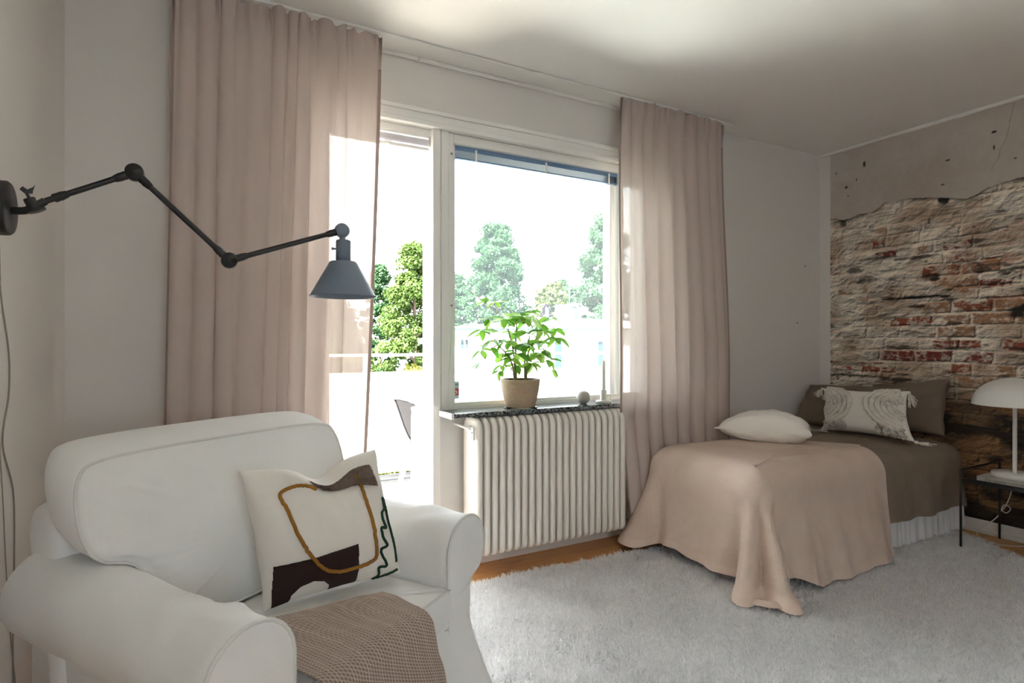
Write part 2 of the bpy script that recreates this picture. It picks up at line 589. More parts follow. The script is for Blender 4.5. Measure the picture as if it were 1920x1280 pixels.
# stepped casing round the door and window opening
def casing(x0, x1, z0, z1):
    m = MB()
    for (o0, o1, d) in ((0.0, 0.028, 0.030), (0.028, 0.070, 0.016), (0.070, 0.094, 0.024)):
        # bands measured outwards from the opening edge
        m.rbox(x0 - o1, x0 - o0, YB - d, YB, z0, z1 + o1, 0.003)
        m.rbox(x1 + o0, x1 + o1, YB - d, YB, z0 + 0.87, z1 + o1, 0.003)
        m.rbox(x0 - o0, x1 + o0, YB - d, YB, z1 + o0, z1 + o1, 0.003)
    return m
struct(casing(0.53, 2.70, 0.0, 2.405), 'trim_1', M['trim'])

# balcony door: jambs, head, threshold, and the leaf standing open outwards
d = MB()
d.rbox(0.53, 0.566, YB + 0.01, YB + 0.13, 0.0, 2.405, 0.003)
d.rbox(0.53, 1.13, YB + 0.02, YB + 0.13, 2.365, 2.405, 0.003)
d.rbox(0.53, 1.13, YB + 0.03, YB + 0.22, -0.01, 0.03, 0.004)
# broad post between door and window with its stepped faces
d.rbox(1.104, 1.150, YB - 0.012, YB + 0.15, 0.0, 2.405, 0.003)
d.rbox(1.150, 1.156, YB + 0.004, YB + 0.14, 0.0, 2.40, 0.001)
d.rbox(1.156, 1.200, YB - 0.004, YB + 0.14, 0.86, 2.405, 0.003)
door = struct(d, 'door_1', M['trim'])
lf = MB()
lx0, lx1, ly0, ly1 = 0.545, 0.590, YB + 0.16, YB + 0.71
lf.rbox(lx0, lx1, ly0, ly0 + 0.09, 0.04, 2.36, 0.003).rbox(lx0, lx1, ly1 - 0.09, ly1, 0.04, 2.36, 0.003)
lf.rbox(lx0, lx1, ly0, ly1, 2.27, 2.36, 0.003).rbox(lx0, lx1, ly0, ly1, 0.04, 0.24, 0.003)
leaf_o = lf.build('door_leaf', M['trim'], door)
MB().box(0.565, 0.569, ly0 + .09, ly1 - .09, .24, 2.27).build('pane', M['clear_glass'], leaf_o)

# the window: outer frame, mullion, two panes
w = MB()
GY = YB + 0.065
w.rbox(1.200, 1.236, YB + 0.012, YB + 0.10, 0.86, 2.405, 0.003)
w.rbox(1.236, 1.252, YB + 0.03, YB + 0.09, 0.908, 2.352, 0.003)
w.rbox(1.236, 2.640, YB + 0.014, YB + 0.10, 2.352, 2.404, 0.003)
w.rbox(1.236, 2.640, YB + 0.014, YB + 0.10, 0.86, 0.895, 0.003)
w.rbox(1.237, 2.639, YB + 0.03, YB + 0.09, 0.895, 0.908, 0.003)
w.rbox(2.350, 2.385, YB + 0.040, YB + 0.12, 0.895, 2.36, 0.003)
w.rbox(2.400, 2.440, YB + 0.015, YB + 0.10, 0.895, 2.36, 0.003)
w.rbox(2.640, 2.70, YB + 0.012, YB + 0.10, 0.86, 2.405, 0.003)
win = struct(w, 'window_1', M['trim'])
MB().box(1.246, 2.355, GY, GY + 0.004, 0.905, 2.36).build('pane', M['glass'], win)
MB().box(2.385, 2.645, GY, GY + 0.004, 0.905, 2.36).build('pane', M['glass'], win)
hg = MB()
for zz in (1.45, 2.29):
    hg.lathe([(0.006, 0), (0.006, 0.006), (0.003, 0.008)], (1.222, YB + 0.012, zz), (0, -1, 0), 10)
hg.build('frame_screw', M['brass'], win)
hd = MB().rbox(2.415, 2.428, YB + 0.004, YB + 0.02, 0.93, 0.985, 0.002)
hd.build('window_catch', M['brass'], win)

# dark marble sill with its white-painted end
sl = MB().rbox(1.152, 2.66, 2.735, YB + 0.02, 0.852, 0.874, 0.002)
sill = struct(sl, 'trim_3', M['marble'])
tag(sill, 'dark veined marble window sill above the white radiator')
MB().rbox(1.136, 1.1515, 2.735, YB + 0.02, 0.846, 0.875, 0.002).build('end_cap', M['trim'], sill)
br = MB()
for xx in (1.34, 2.05):
    br.tube([(xx, YB, 0.72), (xx, YB - 0.02, 0.78), (xx, YB - 0.05, 0.835), (xx, 2.765, 0.846)], 0.006, 8)
br.build('bracket', M['trim'], sill)

# curtain track board fixed along the ceiling
tb = MB().rbox(XL + 0.01, 3.3, 2.775, YB - 0.002, ZC - 0.014, ZC - 0.0005, 0.003)
tb.rbox(XL + 0.01, 1.02, YB - 0.022, YB - 0.003, ZC - 0.034, ZC - 0.014, 0.004)
tb.rbox(1.024, 3.3, YB - 0.022, YB - 0.003, ZC - 0.034, ZC - 0.014, 0.004)
tbo = struct(tb, 'trim_4', M['trim'])
struct(MB().lathe([(0.075, 0), (0.075, 0.012), (0.066, 0.022), (0.05, 0.024), (0.0, 0.024)], (0.18, YB, 2.58), (0, -1, 0), 36), 'trim_5', M['white_plastic'])

# ------------------------------------------------------------------ the printed brick mural (a flat print on the wall)
def make_mural():
    d0, d1 = 0.0, 1.62
    dd = np.concatenate([np.arange(d0, d1, 0.0036), np.arange(d1, 4.4, 0.0095)])
    zz = np.arange(0.085, ZC - 0.021, 0.0036)
    D, Z = np.meshgrid(dd, zz, indexing='ij')
    y_edge = 2.838
    # edge of the top coat of plaster: (distance from the left edge, height)
    bd = np.array([0, 0.05, .105, .19, .22, .26, .33, .37, .42, .445, .50, .58, .70, .78, .86, .94, .985, 1.055, 1.10, 1.14, 1.25, 1.45, 1.62, 2.2, 3.0, 4.4])
    bz = np.array([2.245, 2.238, 2.214, 2.225, 2.238, 2.234, 2.235, 2.255, 2.289, 2.285, 2.283, 2.286, 2.262, 2.245, 2.222, 2.201, 2.215, 2.247, 2.256, 2.262, 2.274, 2.30, 2.31, 2.2, 2.33, 2.25])
    edge = np.interp(D, bd, bz) + 0.006 * fbm(D * 40, Z * 0 + 3, 5, 4)
    top = Z > edge
    below = edge - Z
    # relief of the rough coat
    h = fbm(D * 6, Z * 11, 11, 5, 0.5) * 1.5 + 0.9 * (1 - np.abs(fbm(D * 7 + 2 * fbm(D * 5, Z * 5, 3, 3), Z * 17, 21, 5, 0.5))) * 1.4
    h += 0.16 * fbm(D * 60, Z * 80, 31, 3)
    # courses of bricks under the coat
    ch, bl = 0.085, 0.235
    zr = Z + 0.012 * fbm(D * 2.5, Z * 2.5, 41, 3)
    rowi = np.floor(zr / ch)
    fz = zr / ch - rowi
    off = (rowi % 2) * 0.5 + 0.13 * np.sin(rowi * 2.7)
    xb = D / bl + off + 0.06 * fbm(D * 8, Z * 8, 43, 3) + 0.25 * np.sin(rowi * 5.1)
    bi = np.floor(xb)
    fx = xb - bi
    e = np.minimum(np.minimum(fz, 1 - fz) * ch, np.minimum(fx, 1 - fx) * bl)
    rnd = np.sin(bi * 127.1 + rowi * 311.7) * 43758.5453
    rnd = rnd - np.floor(rnd)
    rnd2 = np.sin(bi * 269.5 + rowi * 183.3) * 43758.5453
    rnd2 = rnd2 - np.floor(rnd2)
    joint = sstep(0.004, 0.011, e + 0.004 * fbm(D * 50, Z * 50, 47, 3))
    # more bare brick towards the right and lower, following the print
    want = 0.12 + 0.34 * sstep(0.55, 1.25, D) * sstep(2.05, 1.6, Z) * sstep(0.75, 1.0, Z) + 0.18 * sstep(0.15, 0.4, D) * sstep(1.85, 1.3, Z)
    bare = sstep(0.0, 0.16, want - rnd + 0.50 * fbm(D * 14, Z * 22, 53, 5, 0.65)) * joint * sstep(0.10, 0.25, below)
    # named bricks of the print: (d0, d1, z0, z1)
    for (a0, a1, b0, b1) in ((.735, .865, 1.20, 1.258), (.872, 1.02, 1.205, 1.26), (.86, 1.19, 1.60, 1.66), (1.05, 1.25, 1.49, 1.545), (.93, 1.12, 1.45, 1.50), (.46, .60, 1.36, 1.42), (.60, .75, 1.375, 1.42), (.64, .82, 1.11, 1.165), (.85, .97, 1.04, 1.10), (.25, .50, 1.01, 1.06), (.36, .50, 1.875, 1.92), (1.13, 1.25, 1.38, 1.43), (1.02, 1.12, 1.75, 1.80)):
        ee = np.minimum(np.minimum(D - a0, a1 - D), np.minimum(Z - b0, b1 - Z)) + 0.006 * fbm(D * 45, Z * 45, 59, 3)
        bare = np.maximum(bare, sstep(-0.001, 0.005, ee) * sstep(-0.35, 0.1, fbm(D * 30, Z * 50, 61, 4) + 0.25))
    h = h * (1 - 0.45 * bare) + 0.55 * bare * joint - (1 - joint) * 0.40 * sstep(-0.2, 0.5, fbm(D * 4, Z * 5, 67, 3) + 2.2 * (want - .15))
    # printed light: falls from the upper left in the print itself
    gx = np.gradient(h, dd, axis=0)
    gz = np.gradient(h, axis=1) / 0.0036
    sh = np.clip(1.0 - 0.0125 * gz + 0.0095 * gx, 0.18, 1.5)
    k = lambda *a: np.array(c(*a)[:3])
    ca, cb = k(214, 204, 191), k(170, 150, 130)
    mixn = sstep(-0.5, 0.5, fbm(D * 6, Z * 7, 71, 5))[..., None]
    col = ca * (1 - mixn) + cb * mixn
    b1, b2, b3 = k(142, 76, 54), k(118, 46, 36), k(156, 116, 88)
    bc = np.where(rnd2[..., None] < 0.4, b1, np.where(rnd2[..., None] < 0.65, b2, b3))
    fl = sstep(-0.1, 0.3, fbm(D * 45, Z * 60, 73, 5, .6))[..., None]
    bc = bc * (1 - 0.6 * fl) + ca * 0.6 * fl
    col = col * (1 - bare[..., None]) + bc * bare[..., None]
    # rust stains
    st = (sstep(0.28, 0.6, fbm(D * 5, Z * 12, 81, 5)) * 0.55)[..., None]
    col = col * (1 - st) + k(150, 98, 62) * st
    # deep dark cavities
    cav = sstep(0.33, 0.52, fbm(D * 7, Z * 24, 91, 5, 0.6)) * sstep(0.05, 0.2, below)
    cav *= 0.8
    for (px, pz, rx, rz, s) in ((.60, 1.565, .30, .012, 1.0), (.82, 1.56, .05, .014, 1.0), (.65, 1.50, .08, .014, .9), (.29, 1.72, .09, .03, .8), (.20, 1.80, .07, .03, .8), (.75, 1.70, .04, .03, .9), (1.22, 1.44, .07, .05, 1.0), (.105, 2.19, .035, .035, .9), (.80, 2.22, .04, .05, 1.0), (.715, 2.10, .012, .03, .8), (.15, .985, .35, .012, .8), (.50, .97, .12, .02, .8), (.35, 1.88, .16, .012, .7), (.62, 1.85, .16, .016, .8), (.43, 1.43, .13, .018, .55)):
        q = ((D - px) / rx) ** 2 + ((Z - pz) / rz) ** 2 + 0.9 * fbm(D * 24, Z * 40, 97, 4)
        cav = np.maximum(cav, s * sstep(1.1, 0.25, q))
    # the rotten brown and black zone low on the wall
    low = sstep(0.96, 0.84, Z + 0.06 * fbm(D * 6, Z * 6, 101, 4) + 0.25 * sstep(0.62, 0.35, D)) * (~top)
    lc = sstep(-0.5, 0.5, fbm(D * 5, Z * 9, 103, 5))[..., None]
    lowc = k(150, 112, 76) * (1 - lc) + k(104, 82, 62) * lc
    col = col * (1 - low[..., None]) + lowc * low[..., None]
    blk = low * sstep(-0.12, 0.22, fbm(D * 4, Z * 8, 107, 6, 0.6) + 0.35 * sstep(0.06, 0.0, np.abs(Z - 0.66)) + 0.30 * sstep(0.42, 0.30, Z))
    cav = np.maximum(cav, blk * 0.95)
    col = col * (1 - cav[..., None]) + k(34, 27, 22) * cav[..., None]
    # contrast of the print's own shading on the rough coat
    col = col * sh[..., None]
    # smooth plaster above
    tn = fbm(D * 3, Z * 3, 113, 6)[..., None]
    tp = k(196, 188, 180) * (1 - sstep(-.6, .6, tn)) + k(176, 165, 154) * sstep(-.6, .6, tn)
    tp = tp * (1 + 0.05 * fbm(D * 40, Z * 40, 117, 3))[..., None]
    sp = sstep(0.30, 0.5, fbm(D * 2.2 + 5, Z * 3.5, 119, 4))[..., None] * 0.25
    tp = tp * (1 - sp) + k(172, 146, 118) * sp
    for (px, pz, rx, rz) in ((.05, 2.60, .004, .012), (.27, 2.615, .010, .022), (.21, 2.51, .004, .012), (.13, 2.47, .012, .010), (.145, 2.40, .005, .006), (1.09, 2.60, .014, .008), (1.09, 2.50, .005, .016), (.83, 2.49, .014, .005), (.80, 2.33, .012, .005), (1.33, 2.50, .005, .006), (1.20, 2.40, .008, .004)):
        q = ((D - px) / rx) ** 2 + ((Z - pz) / rz) ** 2
        s = sstep(1.6, 0.5, q)[..., None]
        tp = tp * (1 - s) + k(60, 48, 40) * s
    # hairline crack
    cx = 1.16 + (2.62 - Z) * -0.28 + 0.02 * fbm(Z * 9, Z * 0, 121, 3)
    s = (sstep(0.004, 0.001, np.abs(D - cx)) * (Z > 2.36) * 0.5)[..., None]
    tp = tp * (1 - s) + k(120, 100, 84) * s
    # shadow printed under the broken edge
    us = (sstep(0.028, 0.0, below) * (0.55 + 0.45 * sstep(-.2, .3, fbm(D * 9, Z * 0, 127, 3))))[..., None]
    col = col * (1 - 0.85 * us)
    col = np.where(top[..., None], tp, col)
    me = mesh_np('wallpaper', np.stack([np.full_like(D, XR - 0.004), y_edge - D, Z], -1).reshape(-1, 3), grid_faces(*D.shape), True)
    set_color(me, np.clip(col, 0.004, 1).reshape(-1, 3))
    o = link('wallpaper_mural', me, M['mural'])
    tag(o, 'photo wallpaper of crumbling plaster and red bricks behind the bed head', 'wallpaper')
make_mural()

# ------------------------------------------------------------------ curtains
def curtain(name, label, edges, folds, y0, zt, zb, seed, ypush=None, nz=70, ns=420, hem='right'):
    """edges(t)->(xl, xr) for t=0 top..1 bottom; folds: list of (pos, width, depth) along the cloth"""
    s = np.linspace(0, 1, ns)
    t = np.linspace(0, 1, nz) ** 1.15
    S, T = np.meshgrid(s, t, indexing='ij')
    r = np.random.default_rng(seed)
    xl = np.array([edges(q)[0] for q in t]); xr = np.array([edges(q)[1] for q in t])
    Y = np.zeros_like(S)
    dX = np.zeros_like(S)
    for (p, wd, dep) in folds:
        pp = p + 0.012 * np.sin(T * 3 + p * 40) + (r.uniform(-1, 1) * 0.025) * T
        ww = wd * (0.72 + 0.5 * T)
        g = np.exp(-((S - pp) / ww) ** 2)
        Y -= dep * (0.55 + 0.45 * T) * g
        # cloth rolls over sideways so that the fold overlaps itself a little
        dX += dep * 0.85 * (S - pp) / ww * g * (0.6 + 0.5 * T)
    Y += 0.004 * fbm(S * 22, T * 2.2, seed + 5, 3)
    # gathered heading
    head = sstep(0.06, 0.0, T)
    Y += head * 0.008 * np.sin(S * 150 + 3 * np.sin(S * 31))
    X = xl + (xr - xl) * S + dX
    base = np.array([y0 if ypush is None else ypush(q) for q in t])
    P = np.stack([X, base + Y, zt + (zb - zt) * T + head * 0.008 * np.sin(S * 75 + 2 * np.sin(S * 23))], -1)
    root = grid(name, P, M['curtain'])
    tag(root, label, 'curtain', None)
    # folded side hems and heading, doubled cloth
    for k, sl in (('left', slice(0, 7)), ('right', slice(ns - 9, ns))):
        Q = P[sl].copy()
        Q[..., 1] -= 0.0025
        grid('side_hem', Q, M['curtain_hem'], root)
    Q = P[:, :7].copy()
    Q[..., 1] -= 0.0025
    grid('heading', Q, M['curtain'], root)
    Q = P[:, -5:].copy()
    Q[..., 1] -= 0.0025
    grid('bottom_hem', Q, M['curtain_hem'], root)
    return root

foldsL = [(0.06, .030, .030), (0.15, .036, .040), (0.245, .030, .045), (0.37, .050, .035), (0.47, .026, .045), (0.535, .022, .04), (0.60, .028, .045), (0.70, .040, .035), (0.785, .020, .028)]
curtain('curtain', 'sheer beige curtain with a dark side hem hanging across the open balcony door',
        lambda q: (-0.105 - 0.03 * q, 0.79 - 0.11 * q ** 1.4), foldsL, 2.80, ZC - 0.02, 0.03, 3)
foldsR = [(0.06, .030, .030), (0.16, .032, .045), (0.27, .034, .055), (0.40, .040, .06), (0.53, .038, .055), (0.65, .040, .06), (0.78, .045, .055), (0.90, .040, .035)]
curtain('curtain', 'sheer beige curtain hanging between the radiator and the bed',
        lambda q: (2.29 - 0.075 * math.sin(min(q / 0.72, 1) * math.pi / 2) + 0.10 * max(0, q - 0.72) / 0.28, 3.19 - 0.05 * q), foldsR, 2.78, ZC - 0.02, 0.03, 9,
        ypush=lambda q: 2.79 - 0.085 * sstep(0.0, 0.66, np.array(q)))

# ------------------------------------------------------------------ blinds
rb = empty('roller_blind', (0.83, YB + 0.05, 2.35), 'white roller blind rolled up at the top of the balcony door', 'blind')
MB().lathe([(0.026, 0), (0.026, 0.535)], (0.567, YB + 0.055, 2.333), (1, 0, 0), 28).build('fabric_roll', plain('blind_cloth', c(206, 204, 212), 0.8), rb)
MB().rbox(0.575, 1.097, YB + 0.022, YB + 0.036, 2.286, 2.304, 0.003).build('bottom_bar', M['trim'], rb)
MB().rbox(0.845, 0.885, YB + 0.012, YB + 0.022, 2.303, 2.308, 0.001).build('pull_tab', M['trim'], rb)
rg = [(0.862 + 0.014 * math.cos(a), YB + 0.017, 2.281 + 0.014 * math.sin(a)) for a in np.linspace(0, 2 * math.pi, 22)]
MB().tube(rg, 0.0018, 6, False).build('pull_ring', M['trim'], rb)
for xx in (0.567, 1.094):
    MB().rbox(xx, xx + 0.008, YB + 0.03, YB + 0.08, 2.31, 2.366, 0.001).build('bracket', M['trim'], rb)

vb = empty('venetian_blind', (1.7, YB + 0.04, 2.33), 'blue-grey venetian blind raised to the top of the window', 'blind')
M['blind'] = plain('blue_grey_slat', c(104, 134, 170), 0.5)
MB().rbox(1.255, 2.63, YB + 0.036, YB + 0.060, 2.325, 2.350, 0.002).build('headrail', M['blind'], vb)
sb = MB()
for i in range(11):
    zz = 2.321 - i * 0.0034
    o = 0.002 * math.sin(i * 2.1)
    sb.add([(1.256, YB + .030 + o, zz), (2.63, YB + .030 + o, zz), (2.63, YB + .043 + o, zz + .0018), (1.256, YB + .043 + o, zz + .0018), (2.63, YB + .058 + o, zz), (1.256, YB + .058 + o, zz)], [(0, 1, 2, 3), (3, 2, 4, 5)])
so = sb.build('slat_stack', M['blind'], vb)
so['kind'] = 'stuff'
MB().rbox(1.256, 2.63, YB + 0.030, YB + 0.058, 2.276, 2.284, 0.002).build('bottom_rail', M['blind'], vb)
for xx in (1.375, 1.845, 2.325, 2.58):
    MB().rbox(xx, xx + 0.012, YB + 0.0275, YB + 0.029, 2.272, 2.340, 0.0005).build('ladder_tape', M['trim'], vb)
cd = spline([(1.232, YB + .018, 2.33), (1.235, YB + .008, 2.1), (1.232, YB + .006, 1.7), (1.229, YB + .005, 1.45), (1.215, YB + .004, 1.2), (1.19, YB - .006, 0.95), (1.183, YB - .016, 0.885)], 40)
MB().tube(cd, 0.0018, 6).build('pull_cord', M['trim'], vb)
MB().lathe([(0.002, 0), (0.005, .005), (0.005, .05), (.002, .055)], (1.2335, YB + 0.0, 1.55), (0, 0, 1), 10).build('cord_tassel', M['trim'], vb)

# alarm sticker on the pane
st = empty('window_sticker', (1.27, GY - 0.002, 0.96), 'small blue and red alarm sticker in the lower corner of the window pane', 'sticker')
sy = GY - 0.0012
MB().box(1.254, 1.291, sy, sy + .0010, 0.985, 1.024).build('top_field', plain('sticker_blue', c(176, 206, 214), 0.5), st)
MB().box(1.254, 1.291, sy, sy + .0010, 0.945, 0.985).build('red_field', plain('sticker_red', c(206, 66, 84), 0.5), st)
MB().box(1.254, 1.291, sy, sy + .0010, 0.925, 0.945).build('lower_field', plain('sticker_blue_low', c(176, 206, 214), 0.5), st)
def text(body, size, mat, parent, mtx, name='lettering', extrude=0.0003):
    cu = bpy.data.curves.new(name, 'FONT')
    cu.body = body
    cu.size = size
    cu.extrude = extrude
    cu.resolution_u = 3
    tmp = bpy.data.objects.new('tmp', cu)
    COL.objects.link(tmp)
    dg = bpy.context.evaluated_depsgraph_get()
    me = bpy.data.meshes.new_from_object(tmp.evaluated_get(dg))
    bpy.data.objects.remove(tmp)
    me.transform(mtx)
    me.materials.clear()
    return link(name, me, mat, parent)
text('sure', 0.019, M['dark'], st, Matrix.Translation((1.256, sy - .0006, 1.003)) @ Matrix.Rotation(R(90), 4, 'X'))
sw = [(1.258, sy - .0006, .958), (1.268, sy - .0006, .955), (1.276, sy - .0006, .960), (1.272, sy - .0006, .970), (1.262, sy - .0006, .968), (1.258, sy - .0006, .974)]
MB().tube(spline(sw, 24), 0.0035, 6).build('white_mark', M['trim'], st)

# ------------------------------------------------------------------ radiator
rad = empty('radiator', (1.75, 2.76, 0.11), 'white column radiator under the dark marble window sill', 'radiator')
def column_mesh():
    """one section: rounded upright loop, elliptical in plan"""
    H, Dp, rc, hw = 0.735, 0.195, 0.062, 0.0168
    V, rings = [], []
    def outline(ins):
        out = []
        r = max(rc - ins, 0.004)
        cs = ((Dp - ins - r, H - ins - r, 0), (ins + r, H - ins - r, 90), (ins + r, ins + r * 0.62, 180), (Dp - ins - r, ins + r * 0.62, 270))
        for (cy, cz, a0) in cs:
            for k in range(7):
                a = R(a0 + k * 15)
                out.append((cy + r * math.cos(a), cz + (r if a0 < 180 else r * 0.62) * math.sin(a)))
        return out
    ph = [R(x) for x in (-90, -65, -40, -15, 15, 40, 65, 90)]
    for p in ph:
        o = outline(hw * 0.95 * (1 - math.cos(p)))
        rings.append([(hw * math.sin(p), y, z) for (y, z) in o])
    m = len(rings[0])
    for r_ in rings:
        V += r_
    Fs = [(i * m + k, (i + 1) * m + k, (i + 1) * m + (k + 1) % m, i * m + (k + 1) % m) for i in range(len(ph) - 1) for k in range(m)]
    mb_ = MB().add(V, Fs, True)
    mb_.add(rings[0], [tuple(range(m))]).add(rings[-1], [tuple(range(m))[::-1]])
    me = bpy.data.meshes.new('column')
    me.from_pydata(mb_.v, [], mb_.f)
    me.polygons.foreach_set('use_smooth', mb_.s)
    me.materials.append(M['radiator'])
    return me
cm = column_mesh()
NCOL = 22
for i in range(NCOL):
    o = link('column', cm, None, rad)
    o.location = (1.283 + i * 0.0452 - 0.004, 2.683, 0.112)
for zz in (0.16, 0.785):
    MB().lathe([(0.02, 0), (0.02, NCOL * 0.0452)], (1.262, 2.78, zz), (1, 0, 0), 16).build('connecting_tube', M['radiator'], rad)
vv = MB().tube([(1.279, 2.75, 0.795), (1.235, 2.75, 0.795), (1.232, 2.78, 0.795), (1.232, YB - 0.006, 0.797)], 0.0075, 10)
vv.lathe([(0.011, -.012), (0.013, -.006), (0.013, .008), (0.009, .012)], (1.246, 2.75, 0.795), (1, 0, 0), 12)
vv.build('supply_pipe', M['trim'], rad)
MB().rbox(1.243, 1.254, 2.70, 2.725, 0.735, 0.805, 0.004).lathe([(0.006, 0), (0.006, 0.02)], (1.25, 2.712, 0.795), (0, 1, 0), 10).build('valve_key', M['trim'], rad)
MB().lathe([(.0028, 0), (.0028, .003)], (1.2425, 2.7125, 0.775), (-1, 0, 0), 10).lathe([(.002, 0), (.002, .003)], (1.2425, 2.7125, 0.752), (-1, 0, 0), 10).build('key_hole', M['dark'], rad)
for xx in (1.30, 2.14):
    MB().rbox(xx - 0.006, xx + 0.006, 2.80, YB - .003, 0.12, 0.15, 0.002).build('wall_bracket', M['radiator'], rad)

# ------------------------------------------------------------------ things on the sill
ZS = 0.8745
plant = empty('potted_plant', (1.605, 2.845, ZS), 'leafy green umbrella plant in a woven basket pot on the marble sill', 'plant')
PC = np.array([1.605, 2.845, ZS])
def basket():
    na, rows = 168, 25
    nz_ = rows * 6 + 1
    A = np.linspace(0, 2 * math.pi, na, endpoint=False)
    zz = np.linspace(0, 1, nz_)
    AA, ZZ = np.meshgrid(A, zz, indexing='ij')
    r0 = 0.083 + 0.029 * ZZ + 0.004 * np.sin(ZZ * math.pi)
    rw = ZZ * rows
    fr = rw - np.floor(rw)
    strand = np.floor(rw)
    st_ = 0.5 + 0.5 * np.cos((AA * 42 + strand * math.pi + fr * 1.6))
    rel = np.sqrt(np.clip(1 - (2 * fr - 1) ** 2, 0, 1)) * (0.45 + 0.55 * st_)
    r = r0 + 0.0062 * rel - 0.003
    P = np.stack([PC[0] + r * np.cos(AA), PC[1] + r * np.sin(AA), PC[2] + 0.006 + 0.156 * ZZ], -1)
    P = np.concatenate([P, P[:, -1:] * 1], 1)
    ins = P[:, -1:].copy()
    rr_ = 0.100
    ins[..., 0] = PC[0] + rr_ * np.cos(A)[:, None]
    ins[..., 1] = PC[1] + rr_ * np.sin(A)[:, None]
    ins2 = ins.copy(); ins2[..., 2] -= 0.03
    bot = P[:, :1].copy()
    bot[..., 0] = PC[0] + 0.002 * np.cos(A)[:, None]; bot[..., 1] = PC[1] + 0.002 * np.sin(A)[:, None]
    P = np.concatenate([bot, P, ins, ins2], 1)
    o = grid('woven_basket', P, M['basket'], plant, close_u=True)
    light, darkc = np.array(c(222, 198, 170)[:3]), np.array(c(96, 68, 46)[:3])
    relc = np.concatenate([rel[:, :1], rel, rel[:, -1:], rel[:, -1:] * 0.6, rel[:, -1:] * 0.3], 1)[..., None]
    col = darkc + (light - darkc) * np.clip(relc * 1.15, 0, 1)
    col = col * (1 + 0.12 * np.random.default_rng(2).standard_normal(col.shape[:2])[..., None])
    set_color(o.data, np.clip(col, 0.01, 1).reshape(-1, 3))
basket()
MB().lathe([(0.0, 0.0), (0.098, 0.0), (0.1, 0.005), (0.094, 0.006), (0.0, 0.006)], tuple(PC), (0, 0, 1), 32).build('saucer', M['clear_glass'], plant)
MB().lathe([(0.0, 0.0), (0.06, 0.004), (0.1005, 0.0)], (PC[0], PC[1], PC[2] + 0.140), (0, 0, 1), 24).build('soil', M['soil'], plant)

def leaf_mesh(wd, curl, fold):
    n, m = 9, 5
    t = np.linspace(0, 1, n)
    prof = np.sin(np.pi * np.clip(t, 0, 1) ** 0.85) ** 0.8 * (1 - 0.15 * t)
    prof[-1] = 0.0; prof[0] = 0.03
    V = []
    for i in range(n):
        for s in np.linspace(-1, 1, m):
            V.append((s * wd * prof[i], t[i], -curl * t[i] ** 2 + fold * abs(s) * prof[i]))
    return mesh_np('leaf', V, grid_faces(n, m), True)
leaf_meshes = [leaf_mesh(0.26, 0.08, 0.05), leaf_mesh(0.24, 0.18, 0.07), leaf_mesh(0.28, 0.03, 0.04), leaf_mesh(0.23, 0.26, 0.06)]
for q in leaf_meshes:
    q.materials.append(M['plant_leaf'])
# crowns of leaflets: (dx across, dy in depth, height above the sill, droop, leaflets, size)
crowns = [(-.205, -.02, .600, .55, 4, .072), (-.150, .01, .600, .35, 5, .066), (-.215, -.04, .500, .9, 3, .066), (-.235, .02, .440, .8, 5, .078), (-.185, .06, .425, .55, 5, .070),
          (-.120, -.05, .500, .5, 6, .080), (-.060, .03, .510, .4, 6, .080), (-.020, -.06, .520, .6, 5, .085), (.025, .00, .545, .15, 3, .072), (.060, -.03, .520, 1.0, 6, .105), (.085, .05, .545, .3, 5, .070),
          (.190, -.01, .515, .25, 6, .078), (.150, .06, .480, .5, 5, .074), (.120, -.05, .440, .6, 6, .074), (.245, .02, .455, .7, 5, .082), (.225, -.05, .400, .75, 5, .076), (.180, .04, .385, .6, 5, .072),
          (-.245, -.01, .330, .75, 5, .080), (-.170, .04, .345, .6, 5, .078), (-.120, -.04, .375, .55, 6, .074), (-.060, .04, .370, .6, 6, .080), (.000, -.07, .365, .7, 6, .084), (.060, .03, .370, .6, 6, .080),
          (.020, .07, .300, .7, 5, .080), (-.040, -.05, .310, .85, 5, .082), (.085, -.06, .300, .8, 5, .080), (.140, .01, .310, .65, 6, .080), (.175, -.04, .270, .8, 5, .078), (.225, .01, .215, 1.1, 4, .062),
          (-.120, .00, .245, .8, 5, .066), (-.150, -.05, .215, 1.1, 3, .058), (-.030, .05, .430, .5, 6, .080), (.110, .07, .250, .7, 5, .068), (.040, -.08, .255, .95, 5, .070), (-.225, .03, .265, 1.2, 3, .07),
          (-.085, -.06, .285, .7, 6, .078), (-.01, .04, .24, .8, 5, .07), (-.09, .05, .31, .5, 6, .08), (.03, -.05, .43, .5, 6, .085), (.10, .0, .37, .5, 6, .08), (-.20, -.03, .385, .6, 5, .075), (.19, .06, .325, .6, 5, .075)]
rp = random.Random(11)
stem_tops = []
for (sx, sy_, tx, ty, tz) in ((-.03, .0, -.07, .0, .42), (-.015, .02, -.01, .02, .50), (.02, -.02, .05, -.02, .40), (.045, .01, .14, .01, .43), (-.045, -.02, -.15, -.01, .36)):
    p0 = PC + np.array([sx, sy_, .142]); p2 = PC + np.array([tx, ty, tz])
    p1 = (p0 + p2) / 2 + np.array([-.3 * (tx - sx), .01, .02])
    pth = spline([p0, p1, p2], 14)
    MB().tube(pth, np.linspace(.0065, .0036, 14), 8).build('stem', M['stem'], plant)
    stem_tops.append(pth)
